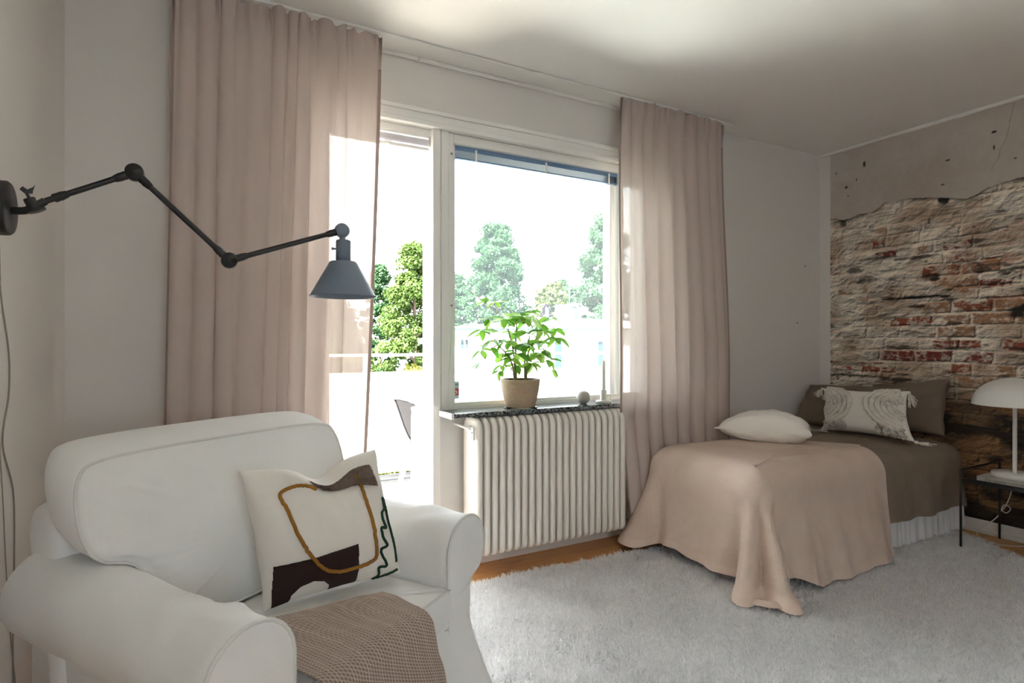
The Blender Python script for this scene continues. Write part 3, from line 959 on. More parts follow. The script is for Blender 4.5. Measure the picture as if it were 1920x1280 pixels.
for (dx, dy, hz, dr, nl, sz) in crowns:
    tip = PC + np.array([dx, dy * 0.75, hz])
    best = min(((np.linalg.norm((q - tip) * np.array([1, 1, .8]) + np.array([0, 0, -.03])), tuple(q)) for pth in stem_tops for q in pth[4:]), key=lambda a: a[0])
    b0 = np.array(best[1])
    mid = (b0 + tip) / 2 + np.array([0, 0, .015])
    MB().tube(spline([b0, mid, tip], 8), np.linspace(.0022, .0014, 8), 6).build('petiole', M['stem'], plant)
    out = tip - b0; out[2] = 0
    az0 = math.atan2(out[1], out[0])
    spread = 2 * math.pi if nl >= 5 else 1.7
    for k in range(nl):
        a = az0 + (k + 0.5 - nl / 2) * spread / nl + rp.uniform(-.25, .25)
        tilt = dr * .5 + rp.uniform(-.5, .4)
        L = sz * rp.uniform(.9, 1.3)
        dirv = Vector((math.cos(a) * math.cos(tilt), math.sin(a) * math.cos(tilt), -math.sin(tilt)))
        if tip[1] + dirv.y * L > YB + 0.035:
            dirv.y *= -0.5; dirv.normalize()
        side = dirv.cross(Vector((0, 0, 1)))
        if side.length < 1e-3:
            side = Vector((1, 0, 0))
        side.normalize()
        nrm = side.cross(dirv).normalized()
        rot = Matrix((side, dirv, nrm)).transposed().to_4x4()
        rot = rot @ Matrix.Rotation(rp.uniform(-.5, .5), 4, 'Y')
        o = link('leaf', leaf_meshes[rp.randrange(4)], None, plant)
        o.matrix_basis = Matrix.Translation(Vector(tip) + dirv * 0.004) @ rot @ Matrix.Scale(L, 4)

vs = MB().lathe([(0.0, 0.0), (0.016, 0.0), (0.024, 0.004), (0.036, 0.017), (0.0405, 0.033), (0.0405, 0.044), (0.036, 0.060), (0.025, 0.072), (0.013, 0.0765), (0.010, 0.074), (0.009, 0.06), (0.0, 0.055)], (2.035, 2.83, ZS + .0005), (0, 0, 1), 36)
tag(vs.build('ball_vase', M['stone_ball']), 'small round grey ball vase on the sill left of the candle', 'vase')

ch = empty('candle_holder', (2.165, 2.80, ZS), 'speckled ceramic chamberstick with a loop handle on the sill', 'candle holder')
CH = (2.165, 2.80, ZS + .0005)
MB().lathe([(0.0, 0.0), (0.047, 0.0), (0.049, 0.003), (0.049, 0.013), (0.046, 0.015), (0.026, 0.016), (0.021, 0.022), (0.019, 0.078), (0.0175, 0.080), (0.0125, 0.080), (0.0125, 0.055), (0.0, 0.055)], CH, (0, 0, 1), 36).build('base', M['ceramic'], ch)
lp = [(CH[0] + .033 + .014 * math.cos(a), CH[1] - .006, CH[2] + .034 + .014 * math.sin(a)) for a in np.linspace(0, 2 * math.pi, 26)]
MB().tube(lp, 0.0035, 8, False).build('handle', M['ceramic'], ch)
cn = MB().lathe([(0.0, 0.0), (0.0108, 0.0), (0.0108, 0.19), (0.009, 0.198), (0.003, 0.207), (0.0, 0.208)], (CH[0], CH[1], CH[2] + .0555), (0, 0, 1), 20)
cno = cn.build('candle', M['candle'])
tag(cno, 'unlit pale grey-green taper candle in the ceramic holder', 'candle')
MB().tube([(CH[0], CH[1], CH[2] + .262), (CH[0] + .001, CH[1], CH[2] + .272), (CH[0] + .003, CH[1], CH[2] + .279)], .0009, 6).build('wick', M['dark'], cno)

# ------------------------------------------------------------------ wall lamp
LY = 2.0
lamp = empty('wall_lamp', (XL, LY, 1.61), 'black swing-arm wall lamp with a flare-paled black cone shade above the armchair', 'lamp')
MB().lathe([(0.0, 0.0), (0.070, 0.0), (0.073, 0.004), (0.073, 0.030), (0.068, 0.036), (0.0, 0.037)], (XL, LY + .015, 1.611), (1, 0, 0), 40).build('wall_plate', M['black_metal'], lamp)
J0, J1, J2, J3 = np.array([-.375, LY, 1.637]), np.array([-.169, LY, 1.745]), np.array([.080, LY, 1.504]), np.array([.427, LY, 1.630])
nk = MB().tube(spline([(XL + .034, LY + .012, 1.605), (-.42, LY + .006, 1.607), (-.400, LY, 1.618), tuple(J0)], 14), 0.0105, 12)
nk.build('neck', M['black_metal'], lamp)
MB().lathe([(0.0, 0), (0.021, 0), (0.021, .006), (0.0, .006)], (-.392, LY, 1.607), (-.4, 0, .9), 20).lathe([(0.014, 0), (0.014, .03)], (-.398, LY, 1.612), (-.4, 0, .9), 14).build('swivel', M['black_metal'], lamp)
wk = MB().lathe([(0.004, 0), (0.004, .02)], (-.408, LY, 1.637), (-.4, 0, .9), 8)
wk.add([(-.419, LY - .005, 1.652), (-.430, LY - .004, 1.662), (-.424, LY, 1.672), (-.414, LY, 1.664), (-.402, LY, 1.672), (-.397, LY, 1.680), (-.403, LY, 1.655), (-.419, LY + .005, 1.652), (-.430, LY + .004, 1.662), (-.403, LY + .005, 1.655)],
       [(0, 1, 2, 3), (7, 3, 2, 8), (0, 3, 4, 6), (7, 9, 4, 3), (4, 5, 6), (0, 6, 9, 7), (0, 7, 8, 1), (1, 8, 2)])
wk.build('wing_nut', M['black_metal'], lamp)
def arm(a, b):
    dv = (b - a) / np.linalg.norm(b - a)
    m = MB().tube([a, b - dv * .004], 0.0085, 12)
    for (p, s) in ((a, 1), (b, -1)):
        m.lathe([(0.0115, 0), (0.0125, .006), (0.0115, .014), (.0125, .018), (.010, .034), (.0085, .036)], tuple(p + s * dv * .020), tuple(s * dv), 14)
    m.build('arm', M['black_metal'], lamp)
arm(J0, J1); arm(J1, J2); arm(J2, J3)
for J, nm in ((J1, 'joint'), (J2, 'joint')):
    m = MB().lathe([(0.0, -.019), (0.010, -.019), (.011, -.016), (0.021, -.016), (0.024, -.012), (0.024, .012), (0.021, .016), (0.0, .016)], tuple(J), (0, 1, 0), 28)
    m.build(nm, M['black_metal'], lamp)
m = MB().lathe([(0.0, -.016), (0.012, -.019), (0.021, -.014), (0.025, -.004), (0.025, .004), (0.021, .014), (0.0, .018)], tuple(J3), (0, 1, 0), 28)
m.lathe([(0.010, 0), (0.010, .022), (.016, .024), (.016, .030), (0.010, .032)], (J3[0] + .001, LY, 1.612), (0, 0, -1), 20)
m.build('shade_joint', M['flare_paled_metal'], lamp)
SX = J3[0] + .004
MB().lathe([(0.0, .082), (0.022, .082), (0.0245, .079), (0.0245, 0.0), (0.0, 0.0)], (SX, LY, 1.515), (0, 0, 1), 30).build('lamp_holder', M['flare_paled_metal'], lamp)
MB().lathe([(0.020, 0.120), (0.043, .118), (0.046, .115), (0.108, .003), (0.112, 0.0), (0.1115, -.003), (0.107, .0), (0.044, .112), (0.020, .116)], (SX, LY, 1.405), (0, 0, 1), 56).build('lamp_shade', M['flare_paled_metal'], lamp)
MB().lathe([(0.003, 0), (.003, .008), (.005, .009), (.005, .014), (0, .015)], (SX - .0245, LY, 1.566), (-1, 0, 0), 8).build('switch', M['flare_paled_metal'], lamp)
for i, (pts, rr) in enumerate((([(-.478, 2.02, 1.541), (-.484, 2.055, 1.44), (-.484, 2.068, 1.368), (-.484, 2.139, 1.219), (-.484, 2.139, 1.096), (-.484, 2.08, .967), (-.484, 2.182, .81), (-.484, 2.194, .617), (-.484, 2.18, .4), (-.484, 2.19, .12)], .0022),
                               ([(-.478, 2.00, 1.541), (-.484, 2.01, 1.3), (-.484, 2.035, 1.06), (-.484, 2.078, .833), (-.484, 2.108, .63), (-.484, 2.15, .415), (-.484, 2.205, .231), (-.484, 2.22, .12)], .0016))):
    MB().tube(spline(pts, 60), rr, 6).build('cord', M['cord'], lamp)
#ENDPART1

# ------------------------------------------------------------------ armchair
import bmesh
AU, AN = np.array([.831, .5563, 0]), np.array([.5563, -.831, 0])
AO = np.array([.441, 1.5324, 0])
def AT(w, v, z):
    w, v, z = np.broadcast_arrays(np.asarray(w, float), v, z)
    return AO + w[..., None] * AU + v[..., None] * AN + z[..., None] * np.array([0, 0, 1.0])
def AT1(p):
    return tuple(AO + p[0] * AU + p[1] * AN + np.array([0, 0, p[2]]))
def outward(o):
    bm = bmesh.new(); bm.from_mesh(o.data)
    bmesh.ops.recalc_face_normals(bm, faces=bm.faces[:])
    bm.to_mesh(o.data); bm.free()
    return o
def soft_box(name, x0, x1, y0, y1, z0, z1, r, mat, parent, T=None, seg=5):
    bm = bmesh.new()
    bmesh.ops.create_cube(bm, size=1.0)
    for v in bm.verts:
        v.co = ((x0 + x1) / 2 + v.co.x * (x1 - x0), (y0 + y1) / 2 + v.co.y * (y1 - y0), (z0 + z1) / 2 + v.co.z * (z1 - z0))
    bmesh.ops.bevel(bm, geom=bm.edges[:], offset=r, segments=seg, profile=0.5, affect='EDGES')
    if T:
        for v in bm.verts:
            v.co = T(v.co)
    bmesh.ops.recalc_face_normals(bm, faces=bm.faces[:])
    me = bpy.data.meshes.new(name)
    bm.to_mesh(me); bm.free()
    me.polygons.foreach_set('use_smooth', [True] * len(me.polygons))
    return link(name, me, mat, parent)

chair = empty('armchair', tuple(AO), 'white slipcovered armchair with rolled arms in the corner by the curtain', 'armchair', R(33.8))

def boxed_cushion(name, outline, mapf, depth, bulge, bulge_b, parent, mat, seed, wr=0.006, rings=14, centre=None, soft=0.022, rounder=None):
    """outline: closed 2D loop; mapf(p, q, d): plane coordinates and height above the front plane -> world"""
    O = spline(outline, 150, True)
    cx = np.array(centre) if centre is not None else O.mean(0)
    L = []
    rr = np.linspace(0.02, 1, rings) ** 0.8
    def ring(scale, d):
        q = cx + (O - cx) * scale
        return np.concatenate([q, np.full((len(q), 1), d)], 1) if np.isscalar(d) else np.concatenate([q, d[:, None]], 1)
    def inset(k):
        t = np.roll(O, -1, 0) - np.roll(O, 1, 0); t /= np.linalg.norm(t, axis=1, keepdims=True)
        nrm = np.stack([t[:, 1], -t[:, 0]], 1)
        if (nrm * (O - cx)).sum() < 0: nrm = -nrm
        return O + nrm * k
    for r in rr:
        q = cx + (inset(-soft) - cx) * r
        if rounder:
            th = np.arctan2((O[:, 1] - cx[1]) / rounder[1], (O[:, 0] - cx[0]) / rounder[0])
            el = cx + np.stack([rounder[0] * np.cos(th), rounder[1] * np.sin(th)], 1)
            q = cx + ((el - cx) * (1 - r ** 3) + (inset(-soft) - cx) * r ** 3) * r
        d = bulge * (1 - r ** 2.6) + wr * fbm(q[:, 0] * 7 + seed, q[:, 1] * 9, seed, 4) * (1 - r ** 6) + wr * 1.5 * (r ** 6) * np.sin(np.arange(len(q)) * 0.9 + 3 * np.sin(np.arange(len(q)) * .13)) * fbm(q[:, 0] * 4, q[:, 1] * 4, seed + 9, 2) * (1 - r ** 14)
        L.append(np.concatenate([q, d[:, None]], 1))
    for a in (30, 60, 90):
        q = inset(-soft + soft * math.sin(R(a)))
        L.append(np.concatenate([q, np.full((len(q), 1), -soft * (1 - math.cos(R(a))))], 1))
    for k in (0.33, 0.66):
        q = inset(0.006 * math.sin(k * math.pi))
        L.append(np.concatenate([q, np.full((len(q), 1), -soft - (depth - 2 * soft) * k)], 1))
    for a in (90, 45, 0):
        q = inset(-soft + soft * math.sin(R(a)))
        L.append(np.concatenate([q, np.full((len(q), 1), -depth + soft * (1 - math.cos(R(a))))], 1))
    for r in rr[::-1][1:]:
        q = cx + (inset(-soft) - cx) * r
        L.append(np.concatenate([q, np.full((len(q), 1), -depth - bulge_b * (1 - r ** 2.5))], 1))
    A = np.stack(L, 0)
    P = mapf(A[..., 0], A[..., 1], A[..., 2])
    o = outward(grid(name, P, mat, parent, close_v=True))
    pip = inset(-0.004)
    Pp = mapf(pip[:, 0], pip[:, 1], np.full(len(pip), -0.007))
    Pp = np.concatenate([Pp, Pp[:1]])
    MB().tube(Pp, 0.0042, 7, False).build('piping', M['piping'], o)
    return o

# arms
def arm_profile():
    pts = [(.307, .06), (.307, .28), (.307, .50)]
    cw, cz, r = .418, .553, .111
    for a in range(176, -62, -14):
        pts.append((cw + r * math.cos(R(a)), cz + r * math.sin(R(a))))
    pts += [(.447, .452), (.434, .425), (.430, .36), (.430, .06)]
    return np.array(pts)
AP = arm_profile()
for sgn in (-1, 1):
    vv_ = np.concatenate([np.linspace(-.82, -.012, 40), [-.005, 0.0]])
    prof = np.concatenate([spline(AP[:3], 10)[:-1], AP[2:-2], spline(AP[-2:], 8)])
    Wp, Vp = np.meshgrid(np.arange(len(prof)), vv_, indexing='ij')
    w_ = prof[:, 0][:, None] + 0 * Vp
    z_ = prof[:, 1][:, None] + 0 * Vp
    z_ = z_ + .022 * sstep(-.25, -.62, Vp) * sstep(.40, .60, z_)
    cen = np.array([.418, .545])
    dx, dz = w_ - cen[0], z_ - cen[1]
    rad_ = np.sqrt(dx ** 2 + dz ** 2) + 1e-6
    wr = (0.0045 * fbm(np.arctan2(dz, dx) * 2.2 + 1.3 * Vp * 4 + 11 * sgn, Vp * 11, 33 + sgn, 4) + 0.020 * np.exp(-((Vp + .16) / .10) ** 2) * fbm(np.arctan2(dz, dx) * 5 + Vp * 12, Vp * 7, 37 + sgn, 3)) * sstep(-.0, -.05, Vp) * (rad_ < .2)
    w_ = w_ + dx / rad_ * wr - 0.004 * sstep(-0.012, 0.0, Vp) * dx / rad_
    z_ = z_ + dz / rad_ * wr - 0.004 * sstep(-0.012, 0.0, Vp) * dz / rad_
    body = grid('armrest', AT(sgn * w_, Vp, z_), M['slip'], chair)
    outward(body)
    # front panel, slightly domed, with corded edge
    ctr = np.array([.372, .42])
    rg_ = []
    prof2 = np.concatenate([prof, [[.40, .06], [.34, .06]]])
    for k in np.linspace(0, 1, 9):
        q = ctr + (prof2 - ctr) * (0.01 + 0.99 * k) * (0.985 if k == 1 else 1)
        rg_.append(AT(sgn * q[:, 0], 0.006 * (1 - k ** 3) + 0.0, q[:, 1]))
    outward(grid('front_panel', np.stack(rg_), M['slip'], body, close_v=True))
    pe = prof.copy()
    MB().tube(AT(sgn * pe[:, 0], np.full(len(pe), 0.0), pe[:, 1]), 0.0048, 8, False).build('piping', M['piping'], body)

soft_box('base_frame', -.425, .425, -.84, .004, .05, .355, .006, M['slip'], chair, AT1)
# padded back frame behind the cushion
bk = spline([(-.70, .30), (-.70, .60), (-.715, .74), (-.745, .800), (-.79, .818), (-.845, .806), (-.878, .76), (-.872, .70), (-.862, .60), (-.862, .30)], 40)
ww = np.array([-.450, -.447, -.44, -.42, -.36, 0, .36, .42, .44, .447, .450])
sh_ = np.array([.55, .80, .92, .98, 1, 1, 1, .98, .92, .80, .55])
BKc = np.array([-.785, .55])
Pb = []
for w_, s_ in zip(ww, sh_):
    q = BKc + (bk - BKc) * np.array([s_, 0.45 * s_ + 0.55])
    q[:, 1] = np.where(bk[:, 1] <= .3001, .30, q[:, 1])
    Pb.append(AT(np.full(len(q), w_), q[:, 0], q[:, 1]))
cap_ = lambda Q: np.repeat(Q.mean(0)[None], len(Q), 0) + (Q - Q.mean(0)) * .02
outward(grid('back_frame', np.stack([cap_(Pb[0])] + Pb + [cap_(Pb[-1])]), M['slip'], chair, close_v=True))
# seat and back cushions
so_ = [(-.295, -.52), (0, -.525), (.295, -.52), (.303, -.40), (.303, -.07), (.306, -.008), (.28, .008), (0, .014), (-.28, .008), (-.306, -.008), (-.303, -.07), (-.303, -.40)]
boxed_cushion('seat_cushion', so_, lambda p, q, d: AT(p, q, .462 + d), .125, .022, 0.0, chair, M['slip'], 51, 0.003)
half = [(.322, .50), (.325, .59), (.329, .640), (.352, .668), (.41, .690), (.446, .735), (.455, .82), (.440, .898), (.395, .937), (.25, .949)]
bo_ = [(-x_, z_) for x_, z_ in half[::-1]] + [(-.29, .478), (0, .472), (.29, .478)] + half + [(0, .951)]
boxed_cushion('back_cushion', bo_, lambda p, q, d: AT(p - 0.012, -.475 - (q - .47) * .30 + d, q - 0.25 * d), .17, .06, .0, chair, M['slip'], 57, 0.007, centre=(0, .72), rounder=(.40, .22))
# skirt of the slipcover, four panels meeting in corner pleats
def skirt_panel(p0, p1, nrm, seed):
    n, m = 60, 14
    s = np.linspace(0, 1, n); t = np.linspace(0, 1, m)
    S, T = np.meshgrid(s, t, indexing='ij')
    p0, p1, nrm = map(lambda q: np.array(q, float), (p0, p1, nrm))
    d = (p1 - p0) / np.linalg.norm(p1 - p0)
    base = p0 + (p1 - p0) * S[..., None]
    flare = 0.075 * T ** 1.2 + 0.004 * np.sin(S * 26 + seed) * T
    side = ((S - .5) * 2) ** 3 * 0.075 * T ** 1.2
    q = base + nrm * flare[..., None] + d * side[..., None]
    # corner pleat tucks in
    tuck = (np.exp(-(S / .02) ** 2) + np.exp(-((1 - S) / .02) ** 2)) * 0.016 * T
    q = q - nrm * tuck[..., None]
    z = .315 - (.315 - .034) * T
    outward(grid('skirt_panel', AT(q[..., 0], q[..., 1], z), M['slip'], chair))
skirt_panel((-.434, .004), (.434, .004), (0, 1), 1)
skirt_panel((.434, .004), (.434, -.86), (1, 0), 2)
skirt_panel((.434, -.865), (-.434, -.865), (0, -1), 3)
skirt_panel((-.434, -.86), (-.434, .004), (-1, 0), 4)

# ------------------------------------------------------------------ embroidered pillow on the armchair
def quad_pillow(TL, TR, BR, BL, thick, mapping=None, n=90, pinch=0.05, seed=0, wr=0.006, dent=None, power=0.42, back=1.0):
    """returns front grid, back grid, function surf(u, v)"""
    TL, TR, BR, BL = map(lambda q: np.array(q, float), (TL, TR, BR, BL))
    nrm = np.cross(BL - TL, TR - TL); nrm /= np.linalg.norm(nrm)
    def surf(u, v, side=1, lift=0.0):
        a, b = 2 * u - 1, 2 * v - 1
        uu = 0.5 + 0.5 * a * (1 - pinch * (1 - b * b) * np.abs(a) ** 3)
        vv2 = 0.5 + 0.5 * b * (1 - pinch * (1 - a * a) * np.abs(b) ** 3)
        e = lambda q: q[..., None]
        P = TL * e((1 - uu) * (1 - vv2)) + TR * e(uu * (1 - vv2)) + BR * e(uu * vv2) + BL * e((1 - uu) * vv2)
        g = np.clip((1 - a ** 2) * (1 - b ** 2), 0, 1) ** power
        w = wr * fbm(u * 7 + seed, v * 7, seed, 4) * np.clip(g * 2, 0, 1)
        w = w + wr * 0.9 * np.sin((a * b) * 9 + seed) * np.clip(1 - g, 0, 1) * np.clip(g * 6, 0, 1)
        h = side * (thick * (0.5 if side > 0 else 0.5 * back) * g + w + lift)
        P = P + nrm * e(h)
        if dent is not None:
            du, dep = dent
            f = np.exp(-((u - du) / .16) ** 2) * np.exp(-(v / .22) ** 2)
            P = P + (BL - TL) / np.linalg.norm(BL - TL) * e(dep * f) - nrm * e(dep * 0.5 * f)
        return P
    s = 0.5 - 0.5 * np.cos(np.linspace(0, math.pi, n)) if n < 200 else np.linspace(0, 1, n)
    U, V = np.meshgrid(s, s, indexing='ij')
    return surf(U, V, 1), surf(U, V, -1), surf, nrm

def build_pillow(name, front, back, mat, parent=None):
    n, m = front.shape[:2]
    V = np.concatenate([front.reshape(-1, 3), back.reshape(-1, 3)])
    Fc = np.concatenate([grid_faces(n, m), grid_faces(n, m, off=n * m)[:, ::-1]])
    o = link(name, mesh_np(name, V, Fc), mat, parent)
    bm = bmesh.new(); bm.from_mesh(o.data)
    bmesh.ops.remove_doubles(bm, verts=bm.verts[:], dist=1e-5)
    bmesh.ops.recalc_face_normals(bm, faces=bm.faces[:])
    bm.to_mesh(o.data); bm.free()
    o.data.polygons.foreach_set('use_smooth', [True] * len(o.data.polygons))
    return o
def A4(u, v, z):
    return AT(np.array(u - .373), np.array(v), np.array(z))
TLp, TRp, BRp, BLp = A4(.238, -.42, .882), A4(.677, -.30, .880), A4(.644, -.165, .490), A4(.26, -.34, .490)
fr_, bk_, psurf, pn = quad_pillow(TLp, TRp, BRp, BLp, .19, n=110, pinch=.075, seed=4, wr=.005, dent=(.53, .05))
if pn @ AN < 0:
    print('pillow normal flipped')
pil = build_pillow('embroidered_pillow', fr_, bk_, M['cushion_white'])
tag(pil, 'white cushion with brown, mustard and green embroidery on the white armchair', 'cushion')
def patch(name, poly, mat, lift, n=150, rough=0.0):
    xs = [p[0] for p in poly]; ys = [p[1] for p in poly]
    u = np.linspace(min(xs), max(xs), n); v = np.linspace(min(ys), max(ys), n)
    U, V = np.meshgrid(u, v, indexing='ij')
    inside = in_poly(U, V, poly)
    uc, vc = np.clip(U, 0.005, .995), np.clip(V, 0.005, .995)
    lf_ = lift + rough * rng.standard_normal(U.shape)
    P = psurf(uc, vc, 1, 0.0) + pn * lf_[..., None]
    Fc = grid_faces(n, n)
    keep = inside.ravel()[Fc].all(1)
    Fc = Fc[keep]
    used, inv = np.unique(Fc, return_inverse=True)
    return link(name, mesh_np(name, P.reshape(-1, 3)[used], inv.reshape(-1, 4)), mat, pil)
dark_poly = [(.04, .697), (.309, .688), (.611, .662), (.605, .813), (.60, .999), (.404, .999), (.393, .985), (.385, .93), (.346, .885), (.278, .862), (.201, .885), (.15, .94), (.145, .999), (.03, .999), (.03, .856)]
patch('dark_patch', dark_poly, M['dark_brown'], .0025)
patch('tufted_patch', [(.374, .085), (.45, .095), (.551, .09), (.698, .075), (.867, .10), (.885, .285), (.76, .25), (.65, .215), (.552, .20), (.448, .185), (.406, .14)], fabric('taupe_tufting', c(158, 136, 122), 260, 0.9, 0.5), .007, 120, .0025)
def yarn(name, pts, r, mat, n=110):
    q = spline(pts, n)
    P = psurf(np.clip(q[:, 0], .004, .996), np.clip(q[:, 1], .004, .996), 1, 0.0) + pn * r * 0.7
    P = P + rng.standard_normal(P.shape) * r * 0.10
    MB().tube(P, r, 7).build(name, mat, pil)
yarn('mustard_line', [(.407, .17), (.344, .152), (.254, .160), (.161, .205), (.185, .326), (.211, .503), (.26, .637), (.314, .743), (.375, .805), (.461, .838), (.568, .842), (.664, .836), (.74, .808), (.751, .718), (.751, .555), (.735, .387), (.721, .245), (.712, .14)], .0055, M['gold'])
yarn('green_line', [(0.960, .955), (0.858, .98), (0.751, .996), (0.778, .965), (0.770, .894), (0.836, .894), (0.797, .802), (0.794, .752), (0.857, .734), (0.825, .661), (0.825, .594), (0.878, .606), (0.859, .535), (0.863, .486), (0.899, .46), (0.907, .377), (0.925, .45), (0.940, .555), (0.950, .674), (0.955, .778), (0.957, .863), (0.950, .891)], .0042, M['green_yarn'], 150)

# ------------------------------------------------------------------ waffle blanket on the seat
def seat_blanket():
    ns, nt = 220, 390
    s = np.linspace(0, 1, ns); t = np.linspace(0, 1, nt)
    S, Tt = np.meshgrid(s, t, indexing='ij')
    vr = -.40 + .245 * S
    seat = .030 - vr
    drop = .36
    Lg = seat + drop
    l = Tt * Lg
    rc = .035
    over = np.clip(l - (seat - rc), 0, None)
    ang = np.clip(over / rc, 0, math.pi / 2)
    v = np.where(over > 0, .030 - rc + rc * np.sin(ang), vr + l)
    z = np.where(over > 0, .486 - rc * (1 - np.cos(ang)) - np.clip(over - rc * math.pi / 2, 0, None), .486)
    z = z + 0.012 * (1 - ((v + .24) / .27) ** 2).clip(0, 1) * (over <= 0) * 0.6
    down = np.clip(over - rc, 0, None)
    v = v + 0.045 + 0.06 * down + 0.010 * np.sin(S * 9 + 1) * (down / .3)
    v = np.where(over > 0, v, v + 0)
    ul = .088 + 0 * S
    ur = .497 - .02 * np.clip((v + .15) / .2, 0, 1) + .30 * down * 0.9
    u = ul + (ur - ul) * S
    u = u + .004 * np.sin(Tt * 21) * S
    wv = .006 * fbm(S * 4, Tt * 6, 201, 3)
    cell = .0100
    X1 = (S * .42) / cell; Y1 = l / cell
    rid = np.maximum(np.abs(np.sin(math.pi * X1)) ** 0.01 * 0, 0)
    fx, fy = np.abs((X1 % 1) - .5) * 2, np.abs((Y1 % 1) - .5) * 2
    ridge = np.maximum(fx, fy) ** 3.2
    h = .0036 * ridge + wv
    P0 = A4(u, v, z)
    du = np.gradient(P0, axis=0); dv = np.gradient(P0, axis=1)
    nr = np.cross(du, dv); nr /= np.linalg.norm(nr, axis=-1, keepdims=True) + 1e-12
    if nr[ns // 2, 10, 2] < 0:
        nr = -nr
    P = P0 + nr * (h + .004)[..., None]
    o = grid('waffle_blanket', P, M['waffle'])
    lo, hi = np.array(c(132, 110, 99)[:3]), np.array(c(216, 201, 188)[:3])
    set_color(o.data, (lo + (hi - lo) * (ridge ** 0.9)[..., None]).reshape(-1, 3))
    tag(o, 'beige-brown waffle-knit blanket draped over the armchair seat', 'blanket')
seat_blanket()

# ------------------------------------------------------------------ bed
bed = empty('bed', (3.38, 2.32, 0), 'single bed with a white valance against the brick mural', 'bed')
soft_box('mattress', 2.43, 4.42, 1.93, 2.57, .30, .560, .10, M['skirt'], bed)
MB().box(2.42, 4.43, 1.93, 2.56, .06, .30).build('base', M['dark'], bed)
for (lx, ly) in ((2.5, 2.0), (2.5, 2.6), (4.3, 2.0), (4.3, 2.6)):
    MB().lathe([(.025, 0), (.025, .06)], (lx, ly, 0.0), (0, 0, 1), 14).build('leg', M['dark'], bed)
def valance():
    path = spline([(2.42, 1.895), (2.8, 1.893), (3.4, 1.892), (4.0, 1.89), (4.38, 1.888)], 300)
    ret = spline([(4.385, 1.889), (4.415, 1.90), (4.425, 1.94), (4.43, 2.2), (4.43, 2.56)], 90)
    pth = np.concatenate([path, ret])
    n = len(pth)
    tg = np.gradient(pth, axis=0); tg /= np.linalg.norm(tg, axis=1, keepdims=True)
    nm = np.stack([tg[:, 1], -tg[:, 0]], 1)
    ln = np.concatenate([[0], np.cumsum(np.linalg.norm(np.diff(pth, axis=0), axis=1))])
    t = np.linspace(0, 1, 24)
    rip = 0.010 * np.sin(ln * 55 + 3 * np.sin(ln * 9)) + .006 * np.sin(ln * 133) + .006 * fbm(ln * 14, ln * 0, 211, 3)
    P = np.zeros((n, 24, 3))
    for j, q in enumerate(t):
        o_ = nm * (0.012 * q + rip * (0.15 + 0.85 * q))[:, None]
        P[:, j, 0] = pth[:, 0] + o_[:, 0]; P[:, j, 1] = pth[:, 1] + o_[:, 1]
        P[:, j, 2] = .34 - (.34 - .030 - .006 * np.sin(ln * 7)) * q
    grid('valance', P, M['skirt'], bed)
valance()

def bedspread():
    nx, nq = 260, 120
    x = np.linspace(3.02, 4.445, nx)
    q = np.linspace(0, 1, nq)
    X, Q = np.meshgrid(x, q, indexing='ij')
    # arc length over the bed: flat, shoulder, hanging side
    flat, rs, drop = .80, .085, .30
    tot = flat + rs * math.pi / 2 + drop
    l = Q * tot
    endr = np.clip((X - 4.26) / .185, 0, 1)
    zt = .600 - .015 * ((l - .42) / .42).clip(-1, 1) ** 2 - .13 * (1 - np.sqrt(np.clip(1 - endr ** 2, 0, 1)))
    ang = np.clip((l - flat) / rs, 0, math.pi / 2)
    hang = np.clip(l - flat - rs * math.pi / 2, 0, None)
    Y = np.where(l <= flat, 2.64 - l * .7 / flat, 1.94 - rs * np.sin(ang))
    Z = zt - np.where(l > flat, rs * (1 - np.cos(ang)), 0) - hang * (1 - .02 * np.sin(X * 6))
    fold = .012 * np.sin(X * 13 + 1.5 * np.sin(X * 5)) + .007 * np.sin(X * 31) + .012 * fbm(X * 6, Z * 4, 221, 4)
    Y = Y - (hang / drop) * (.018 + fold) * sstep(3.3, 3.6, X) + .10 * (1 - np.sqrt(np.clip(1 - endr ** 2, 0, 1))) * (l > flat * .8)
    Z = Z + .008 * fbm(X * 5, l * 6, 223, 4) + .003 * fbm(X * 22, l * 18, 225, 3)
    # creases fanning over the shoulder
    Z = Z + .004 * np.sin(X * 40 + l * 10) * np.exp(-((l - flat) / .12) ** 2) * fbm(X * 7, l * 4, 227, 2)
    P = np.stack([X, Y, Z], -1)
    o = outward(grid('bedspread', P, M['taupe']))
    tag(o, 'taupe linen bedspread covering the head half of the bed', 'bedspread')
    H = P[:, -6:].copy()
    H[..., 1] -= .003
    grid('hem', H, M['taupe'], o)
bedspread()

